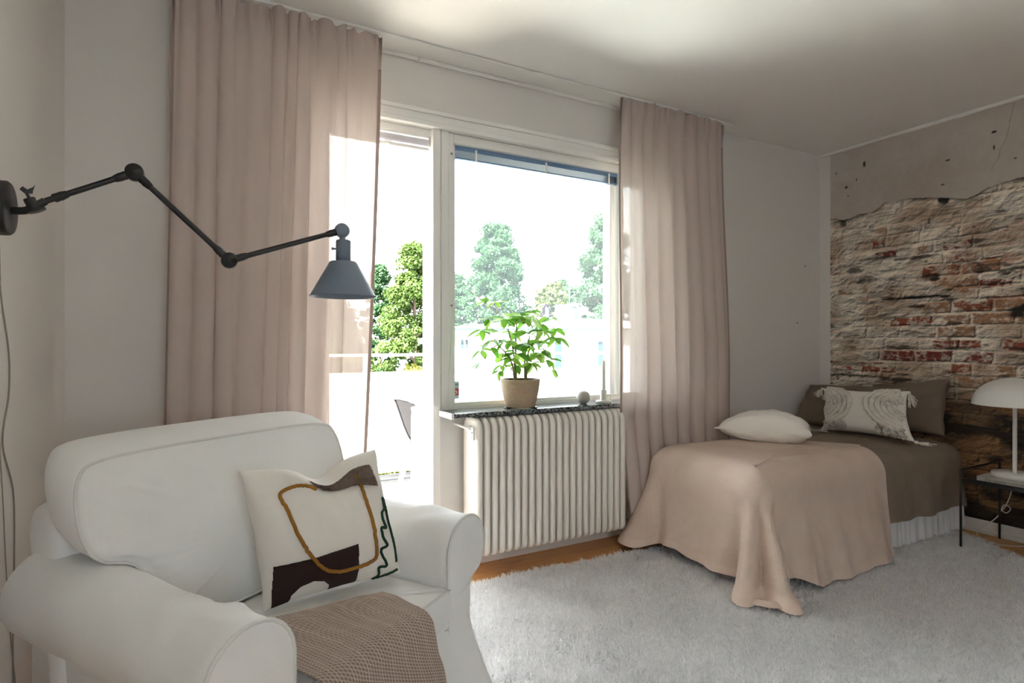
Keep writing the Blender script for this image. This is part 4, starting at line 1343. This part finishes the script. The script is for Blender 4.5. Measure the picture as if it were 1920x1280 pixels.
def pink_throw():
    # plan outline at the edge of the bed: wall side -> foot -> room side
    rc = .10
    pts = []
    for xx in np.linspace(3.05, 2.36 + rc, 30): pts.append((xx, 2.67))
    for a in np.linspace(90, 180, 26)[1:]: pts.append((2.36 + rc + rc * math.cos(R(a)), 2.67 - rc + rc * math.sin(R(a))))
    for yy in np.linspace(2.67 - rc, 1.845 + rc, 60)[1:]: pts.append((2.36, yy))
    for a in np.linspace(180, 270, 44)[1:]: pts.append((2.36 + rc + rc * math.cos(R(a)), 1.845 + rc + rc * math.sin(R(a))))
    for xx in np.linspace(2.36 + rc, 3.44, 80)[1:]: pts.append((xx, 1.845))
    O = np.array(pts)
    # even resampling
    ln = np.concatenate([[0], np.cumsum(np.linalg.norm(np.diff(O, axis=0), axis=1))])
    Lt = ln[-1]
    N = 420
    g = np.linspace(0, Lt, N)
    O = np.stack([np.interp(g, ln, O[:, 0]), np.interp(g, ln, O[:, 1])], 1)
    tg = np.gradient(O, axis=0); tg /= np.linalg.norm(tg, axis=1, keepdims=True)
    nm = np.stack([tg[:, 1], -tg[:, 0]], 1)
    if nm[N // 2] @ np.array([-1, 0]) < 0: nm = -nm
    # smooth the corner normals a little
    for _ in range(14):
        nm[1:-1] = (nm[:-2] + nm[1:-1] * 2 + nm[2:]) / 4
    nm /= np.linalg.norm(nm, axis=1, keepdims=True)
    rs = .15
    Oin = O - nm * rs
    Sp = np.stack([np.interp(g, [0, Lt * .30, Lt * .62, Lt], [3.05, 3.16, 3.36, 3.45]), np.interp(g, [0, Lt * .30, Lt * .62, Lt], [2.55, 2.45, 2.18, 1.99])], 1)
    iL = Lt * 0 + (3.05 - 2.36 - rc) + rc * math.pi / 4           # arc position of the wall-side corner
    iF = (3.05 - 2.36 - rc) + rc * math.pi / 2 + (.825 - 2 * rc) + rc * math.pi / 4   # room-side corner
    gs = lambda c0, w: np.exp(-((g - c0) / w) ** 2)
    hem = .085 + 0 * g
    hem = hem - .065 * gs(iL, .12) - .075 * gs(iF, .09) - .045 * sstep(iF + .15, iF + .35, g)
    hem = hem + .012 * np.sin(g * 9)
    hem = np.maximum(hem, .042)
    flare = .035 + .15 * gs(iL + .01, .09) + .150 * gs(iF, .07) + .055 * sstep(iF + .1, iF + .3, g) - .05 * sstep(Lt - .12, Lt, g)
    nr_, ns_, nh = 26, 12, 60
    rows, uvq = [], []
    zt = .634
    for k in np.linspace(0, 1, nr_):
        q = Sp + (Oin - Sp) * k
        z = zt - .006 * k ** 2 + .005 * fbm(q[:, 0] * 5, q[:, 1] * 5, 231, 3)
        rows.append(np.concatenate([q, z[:, None]], 1))
    for a in np.linspace(0, 90, ns_)[1:]:
        q = Oin + nm * rs * math.sin(R(a))
        z = zt - .006 - rs * (1 - math.cos(R(a))) + .005 * fbm(q[:, 0] * 5, q[:, 1] * 5, 231, 3) * math.cos(R(a))
        rows.append(np.concatenate([q, z[:, None]], 1))
    z0 = zt - .006 - rs
    for k in np.linspace(0, 1, nh)[1:]:
        fold = .018 * gs(iL + .24, .05) + .012 * gs(iL + .40, .035) + .016 * gs(iL + .56, .05) - .020 * gs(iL + .13, .05)
        # bunched corner towards the room: two rolls with a valley
        fold = fold + .060 * gs(iF - .040, .022) - .125 * gs(iF + .005, .016) + .070 * gs(iF + .045, .022) - .11 * gs(iF + .095, .022) - .055 * gs(iF - .10, .035)
        fold = fold + .022 * gs(iF + .30, .06) + .014 * gs(iF + .52, .05) - .012 * gs(iF + .42, .04) + .018 * gs(iF + .70, .06)
        fold = fold - .05 * gs(iL - .17, .04) + .02 * gs(iL - .08, .03)
        fold = fold + .007 * np.sin(g * 31 + 2 * np.sin(g * 7)) + .010 * fbm(g * 9, g * 0 + k * 2.2, 237, 3)
        off = flare * k ** 1.35 + fold * k ** 0.9
        # the lowest part of the bunched corner slides out over the rug
        off = off + .05 * gs(iF + .02, .07) * sstep(.86, 1.0, np.array(k))
        q = O + nm * off[:, None]
        z = z0 + (hem - z0) * k
        rows.append(np.concatenate([q, z[:, None]], 1))
    P = np.stack(rows, 1)
    o = outward(grid('throw', P, M['pink']))
    me = o.data
    dl = np.linalg.norm(np.diff(P, axis=1), axis=2)
    vlen = np.concatenate([np.zeros((N, 1)), np.cumsum(dl, 1)], 1)
    uv = np.stack([np.repeat(g[:, None], P.shape[1], 1), vlen], -1).reshape(-1, 2).astype(np.float32)
    lay = me.uv_layers.new(name='UVMap')
    idx = np.empty(len(me.loops), np.int32); me.loops.foreach_get('vertex_index', idx)
    lay.data.foreach_set('uv', uv[idx].ravel())
    tag(o, 'blush pink throw blanket draped over the foot of the bed', 'blanket')
    # doubled hem
    H = P[:, -7:].copy()
    H[..., 0] += nm[:, 0][:, None] * .003; H[..., 1] += nm[:, 1][:, None] * .003
    grid('hem', H, M['pink'], o)
    # turned-back tip of the corner lying on the rug
    tip = []
    for k, (x_, y_, z_) in enumerate([(2.20, 1.84, .046), (2.23, 1.77, .05), (2.27, 1.70, .052), (2.34, 1.66, .05), (2.41, 1.655, .046)]):
        tip.append([(x_ + .05 * q_ - .02, y_ + .05 * q_, z_ + .012 * math.sin(q_ * math.pi)) for q_ in np.linspace(0, 1, 8)])
    grid('turned_tip', np.array(tip), M['pink'], o)
pink_throw()

# pillows at the head
def bed_pillow(name, label, TL, TR, BR, BL, th, mat, seed, n=70, pinch=.05, wr=.008, group=None, **kw):
    f_, b_, surf, nn = quad_pillow(TL, TR, BR, BL, th, n=n, pinch=pinch, seed=seed, wr=wr, **kw)
    o = build_pillow(name, f_, b_, mat)
    tag(o, label, 'pillow' if 'cushion' not in name else 'cushion', group)
    return o, surf, nn
bed_pillow('bed_pillow', 'taupe linen pillow at the window side of the bed head', (4.28, 2.87, .905), (4.30, 2.16, .925), (4.10, 2.22, .615), (4.08, 2.90, .612), .17, M['taupe2'], 3, wr=.010)
bed_pillow('bed_pillow', 'taupe linen pillow with a raised corner beside the table lamp', (4.41, 2.46, .93), (4.38, 1.94, 1.005), (4.27, 1.925, .632), (4.25, 2.44, .615), .145, M['taupe2'], 8, pinch=.09, wr=.010)
wp, wsurf, wn = bed_pillow('satin_pillow', 'plain white satin pillow lying flat on the pink throw', (3.11, 2.59, .704), (3.36, 2.24, .702), (3.15, 2.10, .700), (2.84, 2.555, .706), .235, M['satin'], 12, pinch=.06, wr=.012, power=.5, back=.75)

# tufted cushion
CT = [np.array(q) for q in ((4.06, 2.62, .905), (4.07, 2.045, .925), (3.92, 1.93, .622), (3.94, 2.555, .612))]
tc, tsurf, tn = bed_pillow('tufted_cushion', 'cream cushion with shaggy tufted arcs and corner tassels on the bed', *CT, .15, M['cushion_white'], 17, n=80, pinch=.12, wr=.004)
if tn[0] > 0:
    print('tufted cushion normal flipped')
def tuft_row(us, vs, r, seed):
    q = spline(list(zip(us, vs)), 70)
    P = tsurf(np.clip(q[:, 0], .01, .99), np.clip(q[:, 1], .01, .99), 1) + tn * r * 0.5
    k = np.random.default_rng(seed)
    m = MB()
    seg = 9
    tg = np.gradient(P, axis=0); tg /= np.linalg.norm(tg, axis=1, keepdims=True)
    V = []
    for i in range(len(P)):
        b = np.cross(tg[i], tn); b /= np.linalg.norm(b)
        for s_ in range(seg):
            th = 2 * math.pi * s_ / seg
            rad_ = r * (1 + .16 * k.standard_normal()) * (1.0 if 0 < i < len(P) - 1 else .2)
            V.append(P[i] + rad_ * (math.cos(th) * b + .75 * math.sin(th) * tn) + .2 * r * k.standard_normal() * tg[i])
    m.add(V, [(i * seg + s_, i * seg + (s_ + 1) % seg, (i + 1) * seg + (s_ + 1) % seg, (i + 1) * seg + s_) for i in range(len(P) - 1) for s_ in range(seg)], True)
    m.build('tufted_row', M['ivory'], tc)
for sd in (0, 1):
    for j in range(6):
        rad_ = .10 + j * .062
        a = np.linspace(-80, 80, 7) if j > 1 else np.linspace(-88, 88, 7)
        us = [max(.0, .0 + rad_ * math.cos(R(q)) * 1.0) for q in a]
        vs = [.36 + rad_ * math.sin(R(q)) * 1.02 + .10 * max(0, math.sin(R(q))) for q in a]
        # the tail of each arc runs on down towards the lower corner
        us = [u_ if v_ < .55 else u_ * (1 - .25 * (v_ - .55)) for u_, v_ in zip(us, vs)]
        vs = [max(.015, v_) for v_ in vs]
        if sd:
            us = [1 - u_ for u_ in us]
        tuft_row(us, vs, .0165, 300 + j + 10 * sd)
    for j in range(4):
        u0 = .05 + j * .075
        us = [u0 + .05 * k for k in (0, .5, .8, .7, .4)] if j < 9 else []
        vs = [.80 + .045 * k for k in range(5)]
        us = [1 - u_ for u_ in us] if sd else us
        tuft_row(us, [min(.99, v_) for v_ in vs], .0165, 340 + j + 10 * sd)
for (cp, dn) in ((CT[0], (.0, .05, -.06)), (CT[1], (-.01, -.03, -.075)), (CT[2], (-.035, -.085, -.006)), (CT[3], (-.05, -.04, -.004))):
    m = MB()
    k = np.random.default_rng(int(cp[1] * 100))
    dn = np.array(dn)
    m.lathe([(0.0, 0), (.010, .004), (.012, .012), (.008, .02)], tuple(cp), tuple(dn), 10)
    for i in range(22):
        j_ = k.standard_normal(3) * .012
        if dn[2] > -.02: j_[2] = abs(j_[2]) * .5
        m.tube([cp + dn * .15, cp + dn * .6 + j_ * .7, cp + dn + j_ * 1.4], .0028, 5)
    m.build('tassel', M['ivory'], tc)

# ------------------------------------------------------------------ night table, book, lamp, socket
nt = empty('night_table', (4.21, 1.5, 0), 'black wire tray table beside the bed', 'side table')
tx0, tx1, ty0, ty1, tz = 3.965, 4.455, 1.27, 1.705, .430
rr = .0065
for (xx, yy) in ((tx0, ty1), (tx1, ty1), (tx0, ty0), (tx1, ty0)):
    MB().tube([(xx, yy, 0.0 if xx > 4.2 else 0.035), (xx, yy, tz + .045)], rr, 10).build('leg', M['black_metal'], nt)
for yy in (ty0, ty1):
    MB().tube(spline([(tx0, yy, tz + .043), (tx0 + .004, yy, tz + .054), (tx0 + .02, yy, tz + .06), (4.2, yy, tz + .06), (tx1 - .02, yy, tz + .06), (tx1 - .004, yy, tz + .054), (tx1, yy, tz + .043)], 30), rr, 10).build('handle', M['black_metal'], nt)
MB().rbox(tx0, tx1, ty0, ty1, tz - .008, tz, .002).rbox(tx0 - .004, tx0 + .004, ty0, ty1, tz - .012, tz + .010, .002).rbox(tx1 - .004, tx1 + .004, ty0, ty1, tz - .012, tz + .010, .002).build('tray', M['black_metal'], nt)
bk_o = empty('book', (4.15, 1.50, tz), 'large pale book lying under the white table lamp', 'book')
MB().rbox(4.035, 4.30, 1.325, 1.655, tz + .0005, tz + .0035, .001).rbox(4.035, 4.30, 1.325, 1.655, tz + .0235, tz + .0265, .001).rbox(4.035, 4.039, 1.325, 1.655, tz + .0005, tz + .0265, .001).build('cover', plain('book_cover', c(196, 192, 184), 0.6), bk_o)
MB().box(4.040, 4.296, 1.329, 1.651, tz + .0035, tz + .0235).build('pages', M['paper'], bk_o)
mt = Matrix.Translation((4.0345, 1.615, tz + .0075)) @ Matrix.Rotation(R(-90), 4, 'Z') @ Matrix.Rotation(R(90), 4, 'X')
text('Det svenska rummet', .0215, plain('book_lettering', c(110, 108, 104), 0.7), bk_o, mt)
tl = empty('table_lamp', (4.18, 1.527, tz + .027), 'white dome table lamp standing on the pale book', 'lamp')
TB = (4.18, 1.527, tz + .0268)
MB().lathe([(0, 0), (.104, 0), (.108, .003), (.108, .022), (.104, .026), (0.0, .027)], TB, (0, 0, 1), 48).build('base', M['white_plastic'], tl)
MB().lathe([(.0105, .026), (.0105, .47)], TB, (0, 0, 1), 20).build('stem', M['white_plastic'], tl)
dome = [(0.0, .580)] + [(.200 * math.sin(R(a)), .425 + .155 * math.cos(R(a))) for a in range(6, 91, 6)] + [(.200, .420), (.1965, .420)] + [(.1965 * math.sin(R(a)), .425 + .151 * math.cos(R(a))) for a in range(88, 0, -8)]
MB().lathe(dome, TB, (0, 0, 1), 64).build('shade', M['white_plastic'], tl)
MB().tube(spline([(4.27, 1.56, TB[2] + .008), (4.34, 1.60, tz + .012), (4.42, 1.625, tz + .014), (4.468, 1.64, tz + .012), (4.476, 1.648, .40), (4.478, 1.655, .30), (4.46, 1.675, .215), (4.45, 1.69, .185), (4.462, 1.672, .17), (4.47, 1.655, .20), (4.46, 1.685, .215), (4.455, 1.72, .13), (4.44, 1.80, .035), (4.36, 1.78, .008), (4.30, 1.66, .006), (4.38, 1.57, .006), (4.45, 1.55, .03), (4.462, 1.545, .12), (4.45, 1.542, .235)], 130), .0032, 7).build('cord', M['white_plastic'], tl)
sk = MB().rbox(XR - .036, XR - .004, 1.48, 1.585, .155, .305, .010)
sko = sk.build('wall_socket', plain('cream_plastic', c(206, 198, 184), 0.5))
tag(sko, 'cream double wall socket low on the brick mural under the table', 'socket')
MB().lathe([(.026, 0), (.026, .004), (.021, .0045), (.021, .001), (0, .001)], (XR - .036, 1.54, .25), (-1, 0, 0), 24).build('socket_ring', M['white_plastic'], sko)
MB().lathe([(0.019, 0), (.019, .02), (.012, .034), (0, .036)], (XR - .038, 1.54, .25), (-1, 0, 0), 20).build('plug', M['white_plastic'], sko)

# small nails left in the window wall
for (nx_, nz_, lb_) in ((3.28, 2.006, 'tiny dark nail in the wall near the right edge of the curtain'), (4.30, 1.86, 'tiny dark nail in the wall, upper of two near the mural corner'), (4.20, 1.40, 'tiny dark nail in the wall, lower of two near the mural corner')):
    o = MB().lathe([(.004, 0), (.004, .006), (0, .008)], (nx_, YB, nz_), (0, -1, 0), 8).build('wall_nail', M['dark'])
    tag(o, lb_, 'nail', 'nails in the window wall')

# ------------------------------------------------------------------ shaggy rug
RUG = [(.30, 2.74), (1.196, 2.655), (2.16, 2.60), (2.50, 2.565), (4.10, 2.45), (4.28, 1.80), (4.10, 1.47), (3.98, 1.10), (3.92, -.5), (.15, -.2)]
def rug():
    m = MB()
    top = [(x, y, .012) for x, y in RUG]; bot = [(x, y, .001) for x, y in RUG]
    n = len(RUG)
    m.add(top + bot, [tuple(range(n)), tuple(range(2 * n - 1, n - 1, -1))] + [(i, i + n, (i + 1) % n + n, (i + 1) % n) for i in range(n)])
    o = m.build('shaggy_rug', plain('rug_backing', c(232, 231, 229), 0.95))
    tag(o, 'off-white shaggy rug on the oak floor', 'rug')
    r = np.random.default_rng(5)
    n0 = 560000
    X = r.uniform(.3, 4.3, n0); Y = r.uniform(-.4, 2.75, n0)
    keep = in_poly(X, Y, RUG)
    # only where it can be seen: ahead of the photograph's lower edge, not deep under the bed
    keep &= (X * .4787 + Y * .878) > 1.60
    keep &= ~((X > 2.55) & (Y > 1.98))
    keep &= (X * .878 - Y * .4787) > -.75
    X, Y = X[keep], Y[keep]
    near = (X * .4787 + Y * .878)
    thin = r.uniform(size=len(X)) < np.clip(1.5 - .25 * near, .45, 1)
    X, Y = X[thin], Y[thin]
    n = len(X)
    # tufts lean together in small clumps
    cl = 2 * math.pi * (fbm(X * 26, Y * 26, 241, 2) + .6 * fbm(X * 3, Y * 3, 243, 2))
    a = cl + r.normal(0, .7, n)
    lean = np.abs(r.normal(.55, .3, n))
    ht = .030 * r.uniform(.7, 1.2, n) * (1 + .35 * fbm(X * 9, Y * 9, 245, 2))
    wd = r.uniform(.0020, .0036, n)
    dx, dy = np.cos(a), np.sin(a)
    px, py = -dy, dx
    tw = r.uniform(-1.2, 1.2, n)
    px, py = px * np.cos(tw) - py * np.sin(tw), px * np.sin(tw) + py * np.cos(tw)
    V = np.zeros((n, 6, 3), np.float32)
    for k, (f, w_) in enumerate(((0, 1.0), (.55, 1.0), (1.0, .35))):
        bx = X + dx * ht * lean * f ** 1.6; by = Y + dy * ht * lean * f ** 1.6
        bz = .010 + ht * f * (1 - .25 * lean * f)
        V[:, 2 * k] = np.stack([bx - px * wd * w_, by - py * wd * w_, bz], 1)
        V[:, 2 * k + 1] = np.stack([bx + px * wd * w_, by + py * wd * w_, bz], 1)
    b = np.arange(n)[:, None] * 6
    Fc = np.concatenate([b + np.array([0, 1, 3, 2]), b + np.array([2, 3, 5, 4])])
    me = mesh_np('pile', V.reshape(-1, 3), Fc, True)
    tone = np.clip(.96 + .06 * r.standard_normal(n) + .05 * fbm(X * 2, Y * 2, 247, 3), .7, 1.05)
    col = np.array(c(250, 250, 251)[:3]) * tone[:, None]
    set_color(me, np.repeat(np.clip(col, 0, 1), 6, 0))
    p = link('pile', me, M['rug'], o)
    p['kind'] = 'stuff'
rug()

# ------------------------------------------------------------------ outside: balcony
BY = 4.96
struct(MB().box(-4, 8, YB + .26, BY, -.30, -.06), 'balcony_slab', M['facade'])
bf = empty('balcony_floor', (1.5, 4.0, -.06), 'pale boards of the balcony floor', 'decking')
bf['kind'] = 'structure'
del bf['category']
i = 0
yy = YB + .262
while yy < BY - .06:
    MB().rbox(-2.2, 3.6, yy, yy + .135, -.06, -.035, .002).build('plank', M['deck'], bf)
    yy += .14
rl = empty('balcony_railing', (1.5, BY, 0), 'white balcony railing with cloth screen beyond the open door', 'railing')
MB().rbox(-4, 8, BY - .03, BY + .02, 1.118, 1.142, .004).build('top_rail', M['parapet'], rl)
MB().rbox(-4, 8, BY - .02, BY + .01, .045, .075, .004).build('bottom_rail', M['steel'], rl)
for xx in np.arange(-3.6, 7.9, 1.18):
    MB().rbox(xx + .115, xx + .150, BY - .035, BY, -.06, 1.12, .003).build('post', M['parapet'], rl)
sx_ = np.linspace(-4, 8, 300)
SXg, SZg = np.meshgrid(sx_, np.linspace(.105, .985, 10), indexing='ij')
grid('screen', np.stack([SXg, BY - .05 + .006 * np.sin(SXg * 5.3) + .004 * fbm(SXg * 2, SZg * 2, 301, 3), SZg], -1), M['parapet'], rl)
struct(MB().rbox(-4, 8, BY - .01, BY + .06, -.08, .03, .004), 'balcony_kerb', M['steel'])

# balcony chairs and table
M['mesh_cloth'] = m_curtain('chair_mesh', c(16, 15, 17), .03)
M['chair_frame'] = plain('chair_frame', c(30, 30, 33), 0.6)
def balcony_chair(loc, rz, label):
    t = empty('balcony_chair', loc, label, 'chair', rz, 'chairs on the balcony')
    Mw = Matrix.Translation(loc) @ Matrix.Rotation(rz, 4, 'Z')
    W = lambda p: tuple(Mw @ Vector(p))
    # local: seat towards +x, back at x = 0
    side = [(.10, .40), (.05, .45), (.0, .56), (-.045, .69), (-.085, .80)]
    q = spline(side, 16)
    Yg = np.linspace(-.23, .23, 12)
    P = np.array([[W((x_ - .02 * (1 - (y_ / .23) ** 2), y_, z_)) for y_ in Yg] for x_, z_ in q])
    grid('backrest', P, M['mesh_cloth'], t)
    loop = [(x_, -.24, z_) for x_, z_ in q] + [(-.088, y_, .805) for y_ in np.linspace(-.2, .2, 5)] + [(x_, .24, z_) for x_, z_ in q[::-1]]
    MB().tube([W(p) for p in loop], .013, 8).build('back_frame', M['chair_frame'], t)
    sx = np.linspace(.08, .52, 10)
    P = np.array([[W((x_, y_, .415 - .02 * math.sin((x_ - .08) / .44 * math.pi))) for y_ in Yg] for x_ in sx])
    grid('seat', P, M['mesh_cloth'], t)
    for y_ in (-.24, .24):
        MB().tube([W((.06, y_, .41)), W((.54, y_, .415))], .013, 8).build('seat_rail', M['chair_frame'], t)
        for (xa, xb) in ((.10, -.06), (.48, .56)):
            m = MB()
            m.rbox(-.02, .02, -.013, .013, 0, 1, .004)
            m.v = [W((xb + (xa - xb) * z_ + x_, y_ + yy_, .0 + .405 * z_)) for (x_, yy_, z_) in m.v]
            m.build('leg', M['chair_wood'], t)
    return t
balcony_chair((1.56, 4.56, -.035), R(4), 'grey mesh balcony chair with wooden legs seen through the open door')
balcony_chair((3.16, 4.28, -.035), R(88), 'grey mesh balcony chair seen through the window behind the ball vase')
tb_ = empty('balcony_table', (1.95, 4.05, -.035), 'balcony table under a white cloth beside the mesh chair', 'table')
def tablecloth():
    n, m = 120, 22
    a = np.linspace(0, 2 * math.pi, n, endpoint=False)
    def sq(a_, hx, hy):
        ca, sa = np.cos(a_), np.sin(a_)
        k = (np.abs(ca) ** 8 + np.abs(sa) ** 8) ** (-1 / 8)
        return hx * ca * k, hy * sa * k
    rows = []
    for s in np.linspace(.05, 1, 8):
        x_, y_ = sq(a, .53 * s, .255 * s)
        rows.append(np.stack([1.95 + x_, 4.025 + y_, np.full(n, .745)], 1))
    for s in np.linspace(0, 1, 14)[1:]:
        x_, y_ = sq(a, .535, .26)
        f = 1 + s * (.02 + .015 * np.sin(a * 12) + .006 * np.sin(a * 29))
        rows.append(np.stack([1.95 + x_ * f, 4.025 + y_ * f, .742 - .70 * s + 0 * a], 1))
    o = grid('tablecloth', np.stack(rows), M['parapet'], close_v=True)
    tag(o, 'white cloth hanging over the balcony table', 'tablecloth')
tablecloth()
MB().rbox(1.44, 2.46, 3.81, 4.29, .715, .740, .004).build('tabletop', M['chair_wood'], tb_)
for (xx, yy) in ((1.5, 3.86), (2.4, 3.86), (1.5, 4.24), (2.4, 4.24)):
    MB().rbox(xx - .02, xx + .02, yy - .02, yy + .02, -.035, .715, .003).build('leg', M['chair_wood'], tb_)

# ------------------------------------------------------------------ outside: lawn, house, trees
GZ = -5.0
struct(MB().box(-90, 120, 6.5, 150, GZ - .5, GZ), 'ground', M['lawn'])
F2, R2 = np.array([.4787, .8780]), np.array([.8780, -.4787])
def at(X, Zd, z):
    p = F2 * Zd + R2 * X
    return (p[0], p[1], z)
house = empty('house', at(2, 24, GZ), 'white flat-roofed house with a dark chimney beyond the balcony', 'house', R(-28.6))
def HB(X0, X1, Z0, Z1, z0, z1, m=None):
    return (m or MB()).box(X0, X1, Z0, Z1, z0, z1, lambda p: at(*p))
HB(-2.75, 9.0, 24, 34, GZ, 1.76).build('wall', M['facade'], house)
rfm = MB()
ev = [at(-3.0, 23.6, 1.80), at(9.3, 23.6, 1.80), at(9.3, 34.4, 1.80), at(-3.0, 34.4, 1.80)]
rd = [at(1.7, 29, 2.44), at(4.0, 29, 2.40)]
rfm.add(ev + rd, [(0, 1, 5, 4), (1, 2, 5), (2, 3, 4, 5), (3, 0, 4), (3, 2, 1, 0)])
rfm.build('roof', M['roof'], house)
HB(-3.0, 9.3, 23.58, 23.62, 1.72, 1.79).build('gutter', M['chimney'], house)
def hwin(X0, X1, z0, z1, split=None, name='window'):
    f = HB(X0 - .05, X1 + .05, 23.96, 24.0, z0 - .05, z1 + .05).build(name, M['trim'], house)
    if split == 'v':
        xm = (X0 + X1) / 2
        HB(X0, xm - .04, 23.94, 23.965, z0, z1).build('pane', M['far_glass'], f)
        HB(xm + .04, X1, 23.94, 23.965, z0, z1).build('pane', M['far_glass'], f)
    elif split == 'h':
        zm = z0 + (z1 - z0) * .52
        HB(X0, X1, 23.94, 23.965, z0, zm - .04).build('pane', M['far_glass'], f)
        HB(X0, X1, 23.94, 23.965, zm + .04, z1).build('pane', M['far_glass'], f)
    else:
        HB(X0, X1, 23.94, 23.965, z0, z1).build('pane', M['far_glass'], f)
hwin(-2.13, -1.84, .97, 1.33, 'v')
hwin(3.60, 3.90, .24, 1.24, 'h')
hwin(1.80, 2.08, .10, 1.24, None, 'terrace_door')
hwin(5.4, 6.3, .3, 1.2, 'v')
ring = MB()
cx_, cz_ = 2.60, 27.6
p = at(cx_, cz_, 0)
ring.lathe([(.62, 1.9), (.52, 3.02), (.0, 3.04)], (p[0], p[1], 0), (0, 0, 1), 26)
cho = ring.build('chimney', M['chimney'], house)
MB().lathe([(.545, 2.93), (.56, 2.95), (.545, 2.98)], (p[0], p[1], 0), (0, 0, 1), 26).lathe([(.60, 2.24), (.615, 2.26), (.60, 2.28)], (p[0], p[1], 0), (0, 0, 1), 26).build('chimney_band', M['white_plastic'], cho)
for (X_, Zd, r_, z0, z1) in ((1.66, 27, .09, 2.0, 2.83), (3.33, 26.5, .09, 1.9, 2.25)):
    q = at(X_, Zd, 0)
    MB().lathe([(r_, z0), (r_, z1), (0, z1 + .02)], (q[0], q[1], 0), (0, 0, 1), 12).build('vent_pipe', M['chimney'], house)
q = at(2.78, 27.6, 0)
MB().tube([(q[0], q[1], 3.0), (q[0], q[1], 4.35)], .018, 6).build('antenna', M['steel'], house)

def tree(name, label, X, Zd, top, width, seed, nleaf, leaf, tint, low=GZ + 1.2, cat='tree', group=None, shape=1.0):
    r = np.random.default_rng(seed)
    bx, by, _ = at(X, Zd, 0)
    t = empty(name, (bx, by, GZ), label, cat, 0, group)
    H = top - low
    # clumps fill an egg-shaped crown
    nc = 220
    k = r.uniform(0, 1, nc) ** 0.9
    env = (np.sin(np.pi * np.clip(k * .92 + .06, 0, 1)) ** .62) * (1 - .28 * k * shape)
    an = r.uniform(0, 2 * math.pi, nc)
    rd_ = np.sqrt(r.uniform(.12, 1, nc)) * env * width / 2 * .86
    C = np.stack([bx + rd_ * np.cos(an), by + rd_ * np.sin(an), low + H * (k * .95)], 1)
    cr = width * r.uniform(.05, .13, nc)
    ci = r.integers(0, nc, nleaf)
    d = r.standard_normal((nleaf, 3)); d /= np.linalg.norm(d, axis=1, keepdims=True)
    P = C[ci] + d * (cr[ci] * r.uniform(.45, 1.05, nleaf))[:, None] * np.array([1, 1, .72])
    nv = d * .7 + r.standard_normal((nleaf, 3)) * .6 + np.array([0, 0, .35])
    nv /= np.linalg.norm(nv, axis=1, keepdims=True)
    u = np.cross(nv, r.standard_normal((nleaf, 3))); u /= np.linalg.norm(u, axis=1, keepdims=True)
    v = np.cross(nv, u)
    s = leaf * r.uniform(.6, 1.2, nleaf)[:, None]
    V = np.stack([P - u * s * .5, P + v * s * .42, P + u * s * .5, P - v * s * .42], 1)
    me = mesh_np('foliage', V.reshape(-1, 3), np.arange(nleaf * 4).reshape(-1, 4), True)
    tone = (1 + .22 * r.standard_normal(nleaf) * .7 + .18 * r.standard_normal(nc)[ci])[:, None]
    col = np.array(tint[:3]) * np.clip(tone, .5, 1.6)
    set_color(me, np.repeat(np.clip(col, 0, 1), 4, 0))
    f = link('foliage', me, M['tree_leaf'], t)
    f['kind'] = 'stuff'
    if top - GZ > 4:
        m = MB().tube(spline([(bx, by, GZ - .1), (bx + .1, by, low), (bx - .05, by, low + H * .8)], 10), np.linspace(width * .045, .04, 10), 9)
        m.build('trunk', M['bark'], t)
        for i in range(7):
            a_ = i * 2.4; z_ = low + H * (.08 + .1 * i)
            MB().tube(spline([(bx, by, z_), (bx + .2 * width * math.cos(a_), by + .2 * width * math.sin(a_), z_ + .07 * H), (bx + .36 * width * math.cos(a_), by + .36 * width * math.sin(a_), z_ + .12 * H)], 7), np.linspace(width * .018, .015, 7), 6).build('branch', M['bark'], t)
    return t
G1, G2, G3, G4 = c(58, 76, 33), c(42, 66, 40), c(70, 78, 38), c(58, 47, 57)
tree('leafy_tree', 'bright green leafy tree seen through the open balcony door', -3.55, 21, 5.2, 3.4, 1, 60000, .105, G1)
tree('leafy_tree', 'tall hazy green tree above the white house, left of the two in the pane', -1.1, 42, 10.6, 6.4, 2, 60000, .20, G2, shape=.8)
tree('leafy_tree', 'tall hazy green tree above the house beside the right curtain', 6.9, 42, 11.1, 6.2, 3, 60000, .20, G2, shape=.5)
tree('leafy_tree', 'distant dark tree top peeping out beside the left curtain', -10.2, 44, 7.6, 4.0, 4, 16000, .24, G2)
tree('leafy_tree', 'low green tree dimly seen behind the left curtain', -11.0, 34, 4.4, 7.0, 5, 20000, .24, G1)
tree('leafy_tree', 'low green tree at the left edge of the window pane behind the house', -5.0, 48, 7.2, 7.0, 6, 20000, .28, G2)
tree('leafy_tree', 'pale distant tree between the two tall trees', 4.2, 62, 7.9, 8.0, 7, 10000, .45, G3)
tree('leafy_tree', 'small dusky purple tree behind the chimney', 3.0, 50, 4.9, 2.2, 8, 4000, .26, G4)
tree('leafy_tree', 'distant rounded tree left of the right-hand tall tree', 5.9, 70, 9.3, 6.0, 9, 8000, .5, G2)
tree('leafy_tree', 'green tree standing behind the right curtain', 13.5, 40, 10.0, 7.0, 10, 9000, .4, G1)
tree('garden_bush', 'yellow-green bush just beyond the balcony railing', -1.95, 11, .82, 1.9, 12, 9000, .09, c(78, 80, 34), low=-1.6, cat='bush')
tree('garden_bush', 'pale green bush beyond the railing beside the curtain edge', -3.6, 13, .95, 2.6, 13, 9000, .11, c(64, 75, 38), low=-2.2, cat='bush')
